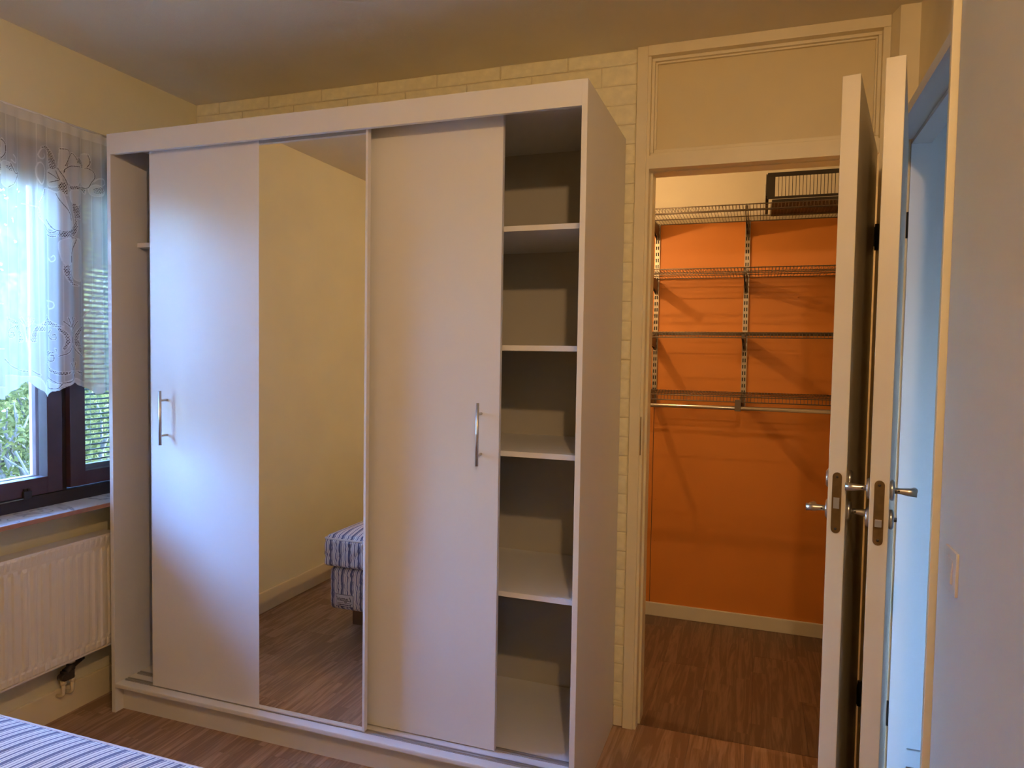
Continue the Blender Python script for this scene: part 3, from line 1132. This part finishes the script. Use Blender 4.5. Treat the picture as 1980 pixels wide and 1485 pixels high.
def ribbed(xf, sgn):
    ny = int((RY1 - RY0) / 0.004)
    zl = [RZ0, RZ0 + 0.006, RZ0 + 0.012, RZ0 + 0.030, RZ0 + 0.036, RZ0 + 0.050, RZ1 - 0.055, RZ1 - 0.043, RZ1 - 0.036, RZ1 - 0.014, RZ1 - 0.008, RZ1]
    mb = MB()
    for zq in zl:
        for i in range(ny + 1):
            yq = RY0 + (RY1 - RY0) * i / ny
            ph = ((yq - RY1) / 0.0333) % 1.0
            tri = abs(ph - 0.5) * 2
            body = -0.007 if tri < 0.38 else (0.0 if tri > 0.62 else -0.007 + 0.007 * (tri - 0.38) / 0.24)
            ph2 = ((yq - RY1) / 0.0222) % 1.0
            t2 = abs(ph2 - 0.5) * 2
            tab = -0.004 if t2 < 0.3 else (0.0 if t2 > 0.5 else -0.004 + 0.004 * (t2 - 0.3) / 0.2)
            d = (zq - RZ0, RZ1 - zq)
            m = min(d)
            if m <= 0.0065:
                off = -0.005
            elif m <= 0.0145:
                off = tab * 0.8
            elif m <= 0.031:
                off = tab
            elif m <= 0.0445:
                off = -0.004
            else:
                off = body
            mb.v.append((xf + sgn * off, yq, zq))
    for j in range(len(zl) - 1):
        for i in range(ny):
            a = j * (ny + 1) + i
            mb.f.append((a, a + 1, a + ny + 2, a + ny + 1))
            mb.smooth.append(False)
    return mb


part(rad, 'front_panel', ribbed(RX, 1), 'radiator_enamel')
part(rad, 'back_panel', MB().box(-2.392, -2.384, RY0, RY1, RZ0, RZ1), 'radiator_enamel')
part(rad, 'top_cover', MB().bbox(-2.386, RX - 0.004, RY0, RY1, RZ1 - 0.006, RZ1 + 0.003, 0.002), 'radiator_enamel')
part(rad, 'side_cover', MB().bbox(-2.386, RX - 0.003, RY1 - 0.002, RY1 + 0.006, RZ0, RZ1, 0.002), 'radiator_enamel')
part(rad, 'side_cover', MB().bbox(-2.386, RX - 0.003, RY0 - 0.006, RY0 + 0.002, RZ0, RZ1, 0.002), 'radiator_enamel')
part(rad, 'bottom_channel', MB().box(-2.384, RX - 0.008, RY0, RY1, RZ0 - 0.003, RZ0 + 0.004), 'radiator_enamel')
for yy in (1.4, 1.95):
    part(rad, 'wall_bracket', MB().box(XL + 0.0005, -2.392, yy - 0.015, yy + 0.015, 0.30, 0.60), 'radiator_enamel')
vy = 1.888
vx = -2.386
vl = part(rad, 'valve', MB().tube([(vx, vy, 0.205), (vx, vy, 0.182)], 0.015, 12).tube([(vx, vy - 0.022, 0.180), (vx, vy + 0.012, 0.196), (vx, vy + 0.052, 0.206)], [0.015, 0.012, 0.008], 10).bbox(vx - 0.014, vx + 0.014, vy - 0.034, vy + 0.006, 0.150, 0.186, 0.004).tube([(vx - 0.01, vy - 0.036, 0.166), (vx + 0.018, vy - 0.036, 0.166)], 0.012, 10), 'valve_dark')
subpart(rad, vl, 'union_nut', MB().tube([(vx, vy, 0.241), (vx, vy, 0.205)], 0.0095, 10).tube([(vx, vy, 0.226), (vx, vy, 0.208)], 0.016, 6), 'trim_paint')
for dy in (-0.03, 0.006):
    subpart(rad, vl, 'pipe', MB().tube([(vx, vy + dy, 0.152), (vx, vy + dy, 0.118), (vx, vy + dy, 0.100), (vx - 0.010, vy + dy, 0.092), (XL + 0.0135, vy + dy, 0.090)], 0.0065, 10).tube([(vx, vy + dy, 0.152), (vx, vy + dy, 0.136)], 0.011, 6), 'trim_paint')

# ------------------------------------------------------------------ wardrobe
WX0, WX1, WYF, WYB, WH = -2.278, -0.478, 1.969, 2.561, 2.160
P = 0.017
war = empty('wardrobe', ((WX0 + WX1) / 2, (WYF + WYB) / 2, 0))
tag(war, 'tall white sliding door wardrobe with a mirror door and open shelves', 'wardrobe')
part(war, 'side_panel', MB().bbox(WX0, WX0 + P, WYF, WYB, 0, WH, 0.0008), 'melamine')
part(war, 'side_panel', MB().bbox(WX1 - P, WX1, WYF, WYB, 0, WH, 0.0008), 'melamine')
part(war, 'top_rail', MB().bbox(WX0 + P, WX1 - P, WYF, WYF + 0.016, 2.086, WH, 0.0008), 'melamine')
part(war, 'top_panel', MB().box(WX0 + P, WX1 - P, WYF + 0.016, WYB - 0.004, 2.132, 2.149), 'melamine')
bp_ = part(war, 'bottom_panel', MB().bbox(WX0 + P, WX1 - P, WYF - 0.002, WYB - 0.004, 0.097, 0.114, 0.004), 'melamine')
part(war, 'plinth', MB().box(WX0 + P, WX1 - P, 2.006, 2.022, 0, 0.097), 'melamine')
part(war, 'back_panel', MB().box(WX0 + P, WX1 - P, WYB - 0.004, WYB, 0.05, 2.15), 'hardboard_back')
DIV = -1.372
part(war, 'divider', MB().box(DIV, DIV + P, 2.085, WYB - 0.004, 0.114, 2.132), 'melamine')
for yt in (2.004, 2.060):
    tr = part(war, 'floor_track', MB().box(WX0 + P + 0.012, WX1 - P, yt, yt + 0.004, 0.114, 0.1185).box(WX0 + P + 0.012, WX1 - P, yt + 0.012, yt + 0.016, 0.114, 0.1185).box(WX0 + P + 0.012, WX1 - P, yt - 0.003, yt + 0.019, 0.114, 0.1152), 'aluminium_track')
    part(war, 'ceiling_track', MB().box(WX0 + P, WX1 - P, yt - 0.003, yt + 0.019, 2.126, 2.132), 'aluminium_track')
for zt in (1.779, 1.408, 1.074, 0.624):
    part(war, 'shelf', MB().bbox(DIV + P, WX1 - P, 2.085, WYB - 0.004, zt - 0.017, zt, 0.0008), 'melamine')
part(war, 'shelf', MB().bbox(WX0 + P, DIV, 2.085, WYB - 0.004, 1.764, 1.781, 0.0008), 'melamine')
part(war, 'hanging_rail', MB().tube([(WX0 + P, 2.32, 1.70), (DIV, 2.32, 1.70)], 0.0125, 12), 'chrome')
part(war, 'floor_cap', MB().lathe([(0.007, 0), (0.007, 0.003), (0.004, 0.004), (0, 0.004)], (-0.512, 2.16, 0.114), (0, 0, 1), 12), 'black_metal')


def sliding_door(x0, x1, yf, mirror_right, handle_x, zb=0.1195, zt=2.124):
    th = 0.016
    if mirror_right:
        xs = x0 + 0.481
        panel = (x0 + 0.0015, xs)
        mir = (xs, x1 - 0.0085)
    else:
        xs = x1 - 0.481
        panel = (xs, x1 - 0.0015)
        mir = (x0 + 0.0085, xs)
    d = part(war, 'sliding_door', MB().bbox(panel[0], panel[1], yf, yf + th, zb, zt, 0.0006), 'melamine')
    subpart(war, d, 'backing_board', MB().box(mir[0], mir[1], yf + 0.005, yf + th, zb, zt), 'melamine')
    subpart(war, d, 'mirror', MB().box(mir[0], mir[1], yf + 0.001, yf + 0.005, zb + 0.004, zt), 'mirror')
    ex = (x1 - 0.0085, x1) if mirror_right else (x0, x0 + 0.0085)
    subpart(war, d, 'edge_profile', MB().bbox(ex[0], ex[1], yf - 0.003, yf + th, zb, zt, 0.0008), 'melamine_edge')
    ex2 = (x0 - 0.001, x0 + 0.0015) if mirror_right else (x1 - 0.0015, x1 + 0.001)
    subpart(war, d, 'edge_band', MB().box(ex2[0], ex2[1], yf - 0.0005, yf + th, zb, zt), 'melamine_edge')
    subpart(war, d, 'bottom_band', MB().box(mir[0], mir[1], yf - 0.0005, yf + th, zb, zb + 0.004), 'melamine_edge')
    zc = 1.129
    h_ = MB().tube([(handle_x, yf - 0.033, zc - 0.098), (handle_x, yf - 0.033, zc + 0.098)], 0.0052, 14)
    for s in (-0.064, 0.064):
        h_.tube([(handle_x, yf - 0.031, zc + s), (handle_x, yf, zc + s)], 0.0042, 10)
    subpart(war, d, 'handle', h_, 'brushed_steel')
    return d


sliding_door(-2.108, -1.201, 2.000, True, -2.033)
sliding_door(-1.667, -0.760, 2.048, False, -0.819)

# ------------------------------------------------------------------ closet shelving
SY0, SY1 = 3.318, YC - 0.014
SX0, SX1 = -0.78, CX1 - 0.012
shelf_z = (2.062, 1.783, 1.494, 1.205)
ups = (-0.519, -0.074, 0.371)
UZ0, UZ1 = 1.118, 2.066
up_me = MB()
w2 = 0.0125
for a, b in ((-w2, -w2 + 0.0045), (-0.0024, 0.0024), (w2 - 0.0045, w2)):
    up_me.box(a, b, -0.012, -0.0105, 0, UZ1 - UZ0)
zz = 0.0
while zz < UZ1 - UZ0 - 0.012:
    for a, b in ((-w2 + 0.0045, -0.0024), (0.0024, w2 - 0.0045)):
        up_me.box(a, b, -0.012, -0.0105, zz, zz + 0.0135)
    zz += 0.032
up_me.box(-w2, -w2 + 0.0015, -0.0105, 0, 0, UZ1 - UZ0)
up_me.box(w2 - 0.0015, w2, -0.0105, 0, 0, UZ1 - UZ0)
up_mesh = up_me.mesh('rail', 'upright_steel')
slot_shade_mesh = MB().box(-w2 + 0.0016, w2 - 0.0016, -0.003, -0.0005, 0, UZ1 - UZ0).mesh('slot_shade', 'black_metal')  # black sheet stands in for the shade inside the slotted channel
br = MB()
br.prism([(-0.010, 0.0), (-0.010, -0.075), (-0.040, -0.066), (-0.406, -0.022), (-0.412, -0.004), (-0.412, 0.004), (-0.404, 0.004), (-0.404, -0.002)], 'x', -0.0065, -0.0050)
br.prism([(-0.010, 0.0), (-0.010, -0.075), (-0.040, -0.066), (-0.406, -0.022), (-0.412, -0.004), (-0.412, 0.004), (-0.404, 0.004), (-0.404, -0.002)], 'x', 0.0050, 0.0065)
br.box(-0.0065, 0.0065, -0.412, -0.4095, -0.022, 0.004)
br_mesh = br.mesh('shelf_bracket', 'shelf_steel')
nm = ('steel slotted shelf upright close beside the closet door jamb', 'steel slotted shelf upright between the two bays of wire shelves', 'steel slotted shelf upright behind the open closet door under the basket')
for k, ux in enumerate(ups):
    r = empty('shelf_upright', (ux, YC, UZ0))
    tag(r, nm[k], 'shelf upright', 'slotted uprights on the orange wall')
    for nmx, me_ in (('rail', up_mesh), ('slot_shade', slot_shade_mesh)):
        o = bpy.data.objects.new(nmx, me_)
        COL.objects.link(o)
        o.parent = r
    for sz in shelf_z:
        o = bpy.data.objects.new('shelf_bracket', br_mesh)
        COL.objects.link(o)
        o.parent = r
        o.location = (0, -0.004, sz - 0.008 - UZ0)
sh_lab = ('topmost wire shelf in the closet carrying the dark basket', 'second wire shelf from the top of the closet', 'third wire shelf from the top of the closet', 'lowest wire shelf in the closet directly above the hanging rod')
gridm = MB()
n = int((SX1 - SX0) / 0.0145)
for i in range(n + 1):
    x = SX0 + (SX1 - SX0) * i / n
    gridm.tube([(x, SY1, 0), (x, SY0, 0), (x, SY0 - 0.003, -0.026)], 0.00115, 4, cap=False)
grid_me = gridm.mesh('cross_wires', 'shelf_steel', (0, SY0, 0))
lng = MB()
for yy, zq, rr in ((SY0 - 0.001, -0.0028, 0.0026), (SY0 - 0.003, -0.026, 0.0026), (SY0 + 0.14, -0.003, 0.0024), (SY0 + 0.28, -0.003, 0.0024), (SY1 - 0.004, -0.003, 0.0026)):
    lng.tube([(SX0, yy, zq), (SX1, yy, zq)], rr, 6)
lng_me = lng.mesh('lengthwise_wires', 'shelf_steel', (0, SY0, 0))
for k, sz in enumerate(shelf_z):
    r = empty('wire_shelf', (0, SY0, sz))
    tag(r, sh_lab[k], 'wire shelf', 'wire shelves in the closet')
    for nmx, me_ in (('cross_wires', grid_me), ('lengthwise_wires', lng_me)):
        o = bpy.data.objects.new(nmx, me_)
        COL.objects.link(o)
        o.parent = r
        if nmx == 'cross_wires':
            o['kind'] = 'stuff'
rodr = empty('hanging_rod', (0, SY0, 1.152))
tag(rodr, 'shiny metal hanging rod below the lowest wire shelf', 'clothes rod')
part(rodr, 'rod', MB().tube([(SX0, SY0 - 0.012, 1.152), (SX1, SY0 - 0.012, 1.152)], 0.0095, 14), 'chrome')
for ux in (-0.519, -0.086, 0.35):
    part(rodr, 'rod_holder', MB().bbox(ux - 0.013, ux + 0.013, SY0 - 0.026, SY0 - 0.0065, 1.139, 1.190, 0.0015), 'shelf_steel')

# dark basket on the top shelf
BX0, BX1, BY0, BY1, BZ = 0.010, 0.40, 3.335, 3.66, 2.0635
bk = empty('storage_basket', ((BX0 + BX1) / 2, (BY0 + BY1) / 2, BZ))
tag(bk, 'dark grey slatted basket lying on the topmost closet shelf', 'basket')
part(bk, 'tray', MB().bbox(BX0 + 0.02, BX1, BY0 - 0.002, BY1, BZ, BZ + 0.014, 0.003), 'dark_plastic')
prof = [(BY0 + 0.012, BZ + 0.128), (BY0 - 0.004, BZ + 0.118), (BY0 - 0.006, BZ + 0.03), (BY0 + 0.05, BZ + 0.002), (BY1 - 0.05, BZ + 0.002), (BY1, BZ + 0.03), (BY1 - 0.05, BZ + 0.05), (BY0 + 0.08, BZ + 0.055), (BY0 + 0.04, BZ + 0.09)]
part(bk, 'end_panel', MB().prism(prof, 'x', BX0 - 0.006, BX0 + 0.006), 'dark_plastic')
part(bk, 'end_panel', MB().prism(prof, 'x', BX1 - 0.012, BX1), 'dark_plastic')
part(bk, 'front_frame', MB().bbox(BX0, BX1, BY0 - 0.006, BY0 + 0.004, BZ + 0.112, BZ + 0.130, 0.002).bbox(BX0, BX1, BY0 - 0.006, BY0 + 0.004, BZ + 0.016, BZ + 0.026, 0.002).bbox(BX0, BX0 + 0.032, BY0 - 0.005, BY0 + 0.003, BZ + 0.02, BZ + 0.12, 0.002), 'dark_plastic')
x = BX0 + 0.046
while x < BX1 - 0.01:
    part(bk, 'slat', MB().box(x - 0.0012, x + 0.0012, BY0 - 0.003, BY0 + 0.001, BZ + 0.02, BZ + 0.118), 'dark_plastic')
    x += 0.0142
part(bk, 'clip', MB().bbox(BX0 - 0.012, BX0 - 0.0065, BY0 + 0.01, BY0 + 0.024, BZ + 0.004, BZ + 0.085, 0.002), 'pale_plastic')

# closet wall lamp (beside the door, inside)
cl = empty('wall_lamp', (LAMP_CLOSET[0], YB + 0.112, LAMP_CLOSET[2]))
tag(cl, 'small bare bulb wall lamp inside the closet', 'lamp')
part(cl, 'base', MB().lathe([(0.045, 0), (0.045, 0.012), (0.022, 0.018), (0.018, 0.03), (0, 0.03)], (LAMP_CLOSET[0], YB + 0.112, LAMP_CLOSET[2]), (0, 1, 0), 20), 'lamp_shade')
part(cl, 'bulb', MB().lathe([(0.012, 0.03), (0.018, 0.036), (0.02, 0.044), (0.016, 0.051), (0.0, 0.054)], (LAMP_CLOSET[0], YB + 0.112, LAMP_CLOSET[2]), (0, 1, 0), 16), 'bulb_glow')
ld = bpy.data.lights.new('closet_light', 'POINT')
ld.energy = P_CLOSET
ld.color = (1.0, 0.62, 0.30)
ld.shadow_soft_size = 0.012
lo = bpy.data.objects.new('closet_light', ld)
COL.objects.link(lo)
lo.location = (LAMP_CLOSET[0], LAMP_CLOSET[1] + 0.01, LAMP_CLOSET[2])

# room ceiling lamp
rl = empty('ceiling_lamp', (LAMP_ROOM[0], LAMP_ROOM[1], ZC))
tag(rl, 'white dome ceiling lamp with a warm bulb', 'lamp')
part(rl, 'canopy', MB().lathe([(0.06, 0), (0.06, -0.012), (0.02, -0.020), (0.016, -0.04), (0, -0.04)], (LAMP_ROOM[0], LAMP_ROOM[1], ZC), (0, 0, 1), 20), 'lamp_shade')
part(rl, 'shade', MB().lathe([(0.02, -0.020), (0.09, -0.026), (0.15, -0.055), (0.175, -0.095), (0.172, -0.095), (0.147, -0.059), (0.09, -0.031), (0.02, -0.025)], (LAMP_ROOM[0], LAMP_ROOM[1], ZC), (0, 0, 1), 28), 'lamp_shade')
part(rl, 'bulb', MB().lathe([(0.013, -0.04), (0.016, -0.052), (0.026, -0.062), (0.028, -0.075), (0.018, -0.088), (0, -0.092)], (LAMP_ROOM[0], LAMP_ROOM[1], ZC), (0, 0, 1), 16), 'bulb_glow')
ld = bpy.data.lights.new('room_light', 'POINT')
ld.energy = P_ROOM
ld.color = LAMP_COL
ld.shadow_soft_size = 0.03
lo = bpy.data.objects.new('room_light', ld)
COL.objects.link(lo)
lo.location = LAMP_ROOM

# ------------------------------------------------------------------ bed
BDX0, BDX1, BDY0, BDY1 = -1.935, -1.045, -0.83, 1.165
bed = empty('bed', ((BDX0 + BDX1) / 2, (BDY0 + BDY1) / 2, 0))
tag(bed, 'single bed with blue and white striped mattress on a matching striped base', 'bed')


def pillow_box(x0, x1, y0, y1, z0, z1, crown, rnd, quilt):
    """closed mattress block: fine grid on top and on each side, rounded edges, quilted sides"""
    bm = bmesh.new()
    nx, ny, nz = 72, 90, 20
    cache = {}

    def V(i, j, k):
        key = (i, j, k)
        if key in cache:
            return cache[key]
        u, v, w = i / nx, j / ny, k / nz
        px, py, pz = x0 + (x1 - x0) * u, y0 + (y1 - y0) * v, z0 + (z1 - z0) * w
        # distances to side faces
        dx, dy = min(px - x0, x1 - px), min(py - y0, y1 - py)
        cr = crown * (1 - math.exp(-min(dx, dy) / 0.16))
        pz += cr * w
        # rounded horizontal edges
        for zr in (0, 1):
            dz = (pz - z0) if zr == 0 else (z1 + cr - pz)
            if dz < rnd:
                off = rnd - math.sqrt(max(0.0, rnd * rnd - (rnd - dz) ** 2))
                if dx < 1e-6:
                    px += off * (1 if u == 0 else -1)
                if dy < 1e-6:
                    py += off * (1 if v == 0 else -1)
        # vertical corner rounding
        if dx < 1e-6 and dy < 1e-6:
            px += (1 if u == 0 else -1) * 0.012
            py += (1 if v == 0 else -1) * 0.012
        if quilt and 0.06 < w < 0.94:
            def dia(s, zq):
                a = ((s + zq) / 0.075) % 1.0
                b = ((s - zq) / 0.075) % 1.0
                return min(min(a, 1 - a), min(b, 1 - b))
            if dy < 1e-6:
                q_ = 0.0075 * (1 - math.exp(-(dia(px, pz) / 0.10) ** 2))
                py += q_ * (-1 if v == 0 else 1)
            if dx < 1e-6:
                q_ = 0.0075 * (1 - math.exp(-(dia(py, pz) / 0.10) ** 2))
                px += q_ * (-1 if u == 0 else 1)
        cache[key] = bm.verts.new((px, py, pz))
        return cache[key]
    for i in range(nx):
        for j in range(ny):
            bm.faces.new((V(i, j, nz), V(i + 1, j, nz), V(i + 1, j + 1, nz), V(i, j + 1, nz)))
            bm.faces.new((V(i, j, 0), V(i, j + 1, 0), V(i + 1, j + 1, 0), V(i + 1, j, 0)))
    for k in range(nz):
        for i in range(nx):
            bm.faces.new((V(i, 0, k), V(i + 1, 0, k), V(i + 1, 0, k + 1), V(i, 0, k + 1)))
            bm.faces.new((V(i, ny, k), V(i, ny, k + 1), V(i + 1, ny, k + 1), V(i + 1, ny, k)))
        for j in range(ny):
            bm.faces.new((V(0, j, k), V(0, j, k + 1), V(0, j + 1, k + 1), V(0, j + 1, k)))
            bm.faces.new((V(nx, j, k), V(nx, j + 1, k), V(nx, j + 1, k + 1), V(nx, j, k + 1)))
    mb = MB()
    mb.add_bm(bm, True)
    return mb


mt = part(bed, 'mattress', pillow_box(BDX0, BDX1, BDY0, BDY1, 0.352, 0.497, 0.05, 0.022, True), 'ticking_stripe')
bs = part(bed, 'base', pillow_box(BDX0 + 0.022, BDX1 - 0.022, BDY0 + 0.02, BDY1 - 0.02, 0.146, 0.348, 0.0, 0.015, True), 'ticking_stripe')
loop = []
for (x, y) in ((BDX0 + 0.012, BDY1 - 0.004), (BDX1 - 0.012, BDY1 - 0.004), (BDX1 - 0.004, BDY1 - 0.012), (BDX1 - 0.004, BDY0 + 0.012), (BDX1 - 0.012, BDY0 + 0.004), (BDX0 + 0.012, BDY0 + 0.004), (BDX0 + 0.004, BDY0 + 0.012), (BDX0 + 0.004, BDY1 - 0.012), (BDX0 + 0.012, BDY1 - 0.004)):
    loop.append((x, y, 0.488))
subpart(bed, mt, 'piping', MB().tube(loop, 0.0055, 8, cap=False), 'label_cloth')
for lx in (BDX0 + 0.06, BDX1 - 0.09):
    for ly in (BDY1 - 0.24, BDY0 + 0.20):
        part(bed, 'leg', MB().bbox(lx - 0.03, lx + 0.03, ly - 0.03, ly + 0.03, 0, 0.15, 0.003), 'leg_wood')
fy = BDY1 - 0.02 + 0.008
lbx0, lbx1, lbz0, lbz1 = -1.872, -1.776, 0.168, 0.226
lb = part(bed, 'label_tag', MB().box(lbx0, lbx1, fy - 0.002, fy + 0.001, lbz0, lbz1), 'label_cloth')
mbk = MB()
for a in ((lbx0, lbx1, lbz0, lbz0 + 0.002), (lbx0, lbx1, lbz1 - 0.002, lbz1), (lbx0, lbx0 + 0.002, lbz0, lbz1), (lbx1 - 0.002, lbx1, lbz0, lbz1), (lbx0 + 0.008, lbx1 - 0.008, lbz0 + 0.0165, lbz0 + 0.018)):
    mbk.box(a[0], a[1], fy + 0.001, fy + 0.0016, a[2], a[3])
for i in range(11):
    xq = lbx0 + 0.010 + i * 0.0068
    mbk.box(xq, xq + 0.0042, fy + 0.001, fy + 0.0016, lbz0 + 0.006, lbz0 + 0.0115)
subpart(bed, lb, 'label_border', mbk, 'label_ink')
fc = bpy.data.curves.new('label_text', 'FONT')
fc.body = 'Lagani'
fc.size = 0.031
fc.shear = 0.35
fc.align_x = 'CENTER'
fc.extrude = 0.0003
tmp = bpy.data.objects.new('label_text_curve', fc)
COL.objects.link(tmp)
bpy.context.view_layer.update()
tme = bpy.data.meshes.new_from_object(tmp.evaluated_get(bpy.context.evaluated_depsgraph_get()))
bpy.data.objects.remove(tmp)
bl_ = ROOT_LOC[bed.name]
for vtx in tme.vertices:
    x, y, z = vtx.co
    vtx.co = ((lbx0 + lbx1) / 2 - x - bl_[0], fy + 0.0013 + z - bl_[1], lbz0 + 0.026 + y - bl_[2])
tme.flip_normals()
tme.materials.clear()
tme.materials.append(MATS['label_ink'])
to = bpy.data.objects.new('label_text', tme)
COL.objects.link(to)
to.parent = lb

# ------------------------------------------------------------------ outside
struct(MB().box(-22, XL - 0.22, -14, 16, -0.65, -0.55).build('floor_outside', 'lawn'), 'grass outside the window')
struct(MB().box(-5.2, XL - 0.22, -6, 2.6, -0.55, -0.47).build('floor_bounce', 'bounce_pale'), 'added unseen pale slab bouncing skylight up through the window')  # unseen reflector slab, added to throw skylight up onto the ceiling
ev = MB()
ev.box(-2.80, XL - 0.22, -3, 6, 2.22, 2.30)
ev.box(-2.83, -2.79, -3, 6, 2.17, 2.34)
struct(ev.build('trim_11', 'eave_board'), 'dark roof eave outside the window')


def shrub(name, label, cx, cy, z0, h, r, nleaf, leaf, mat, seed, stems=7):
    R = np.random.default_rng(seed)
    rr = random.Random(seed)
    root = empty(name, (cx, cy, z0))
    tag(root, label, 'shrub', 'shrubs outside the window')
    mb = MB()
    tips = []
    for s in range(stems):
        a = rr.uniform(0, 6.28)
        l = rr.uniform(0.6, 1.0) * h
        pts = []
        for k in range(6):
            t = k / 5
            pts.append((cx + math.cos(a) * r * 0.75 * t ** 1.3 + rr.uniform(-.05, .05) * t, cy + math.sin(a) * r * 0.75 * t ** 1.3 + rr.uniform(-.05, .05) * t, z0 + l * t))
        mb.tube(pts, [0.03 * (1 - 0.8 * k / 5) for k in range(6)], 6)
        for b in range(5):
            k = rr.randint(1, 4)
            p = Vector(pts[k])
            e = p + Vector((rr.uniform(-.35, .35), rr.uniform(-.35, .35), rr.uniform(0.1, .45)))
            mb.tube([tuple(p), tuple((p + e) / 2 + Vector((rr.uniform(-.05, .05),) * 3)), tuple(e)], [0.012, 0.008, 0.004], 5)
            tips.append(e)
    part(root, 'branches', mb, 'bark')
    # leaves
    u = R.normal(size=(nleaf, 3))
    u /= np.linalg.norm(u, axis=1)[:, None]
    rad = R.random(nleaf) ** (1 / 2.2)
    c = u * rad[:, None] * np.array([r, r, h * 0.5]) + np.array([0, 0, h * 0.55])
    c[:, 2] = np.maximum(c[:, 2], 0.02)
    n = R.normal(size=(nleaf, 3)) + np.array([0, 0, 0.6])
    n /= np.linalg.norm(n, axis=1)[:, None]
    t = np.cross(n, R.normal(size=(nleaf, 3)))
    t /= np.linalg.norm(t, axis=1)[:, None]
    b = np.cross(n, t)
    s = leaf * (0.6 + 0.8 * R.random(nleaf))[:, None]
    V = np.stack([c - t * s, c - b * s * 0.42 + n * s * 0.12, c + t * s, c + b * s * 0.42 + n * s * 0.12], 1).reshape(-1, 3)
    F = np.arange(nleaf * 4).reshape(-1, 4)
    me = bpy.data.meshes.new('foliage')
    me.from_pydata(V.tolist(), [], F.tolist())
    me.materials.append(MATS[mat])
    o = bpy.data.objects.new('foliage', me)
    COL.objects.link(o)
    o.parent = root
    o['kind'] = 'stuff'


shrub('leafy_shrub', 'green leafy shrub close outside the window sash without a blind', -4.6, 3.65, -0.55, 2.1, 0.72, 9000, 0.024, 'leaf_green', 3, 11)
shrub('leafy_shrub', 'pale leafy shrub behind the bright green one outside the window', -6.75, 5.25, -0.55, 2.5, 0.95, 9000, 0.036, 'leaf_pale', 4, 10)
shrub('leafy_shrub', 'wide pale shrub farthest from the window at the garden edge', -9.6, 7.6, -0.55, 3.0, 1.35, 4800, 0.085, 'leaf_pale', 6)
shrub('leafy_shrub', 'low green shrub at the side of the garden outside', -7.2, 8.9, -0.55, 2.2, 0.9, 3000, 0.06, 'leaf_green', 8)
shrub('leafy_shrub', 'dense green unseen hedge shrub added to block low sky light', -6.4, -0.75, -0.55, 3.0, 1.3, 6500, 0.09, 'leaf_green', 9)  # added out of view to keep bright horizon sky off the wardrobe door
shrub('leafy_shrub', 'broad pale unseen hedge shrub added next to the dense green one to block low sky light', -6.6, 2.1, -0.55, 2.9, 1.30, 6500, 0.09, 'leaf_pale', 10)  # second added screen out of view, cuts low sky light through the window


def tree(label, cx, cy, h, r, seed):
    shrub('leafy_tree', label, cx, cy, -0.55, h, r, 6500, 0.17, 'leaf_pale', seed, 5)
    o = [q for q in bpy.data.objects if q.name.startswith('leafy_tree') and q.get('label') == label][0]
    o['category'] = 'tree'
    o['group'] = 'trees behind the garden'


tree('tall pale leafy tree far behind the garden shrubs', -13.5, 10.6, 6.5, 2.4, 21)
tree('broad leafy tree standing beside the tall one beyond the garden', -16.5, 15.4, 7.0, 2.4, 22)
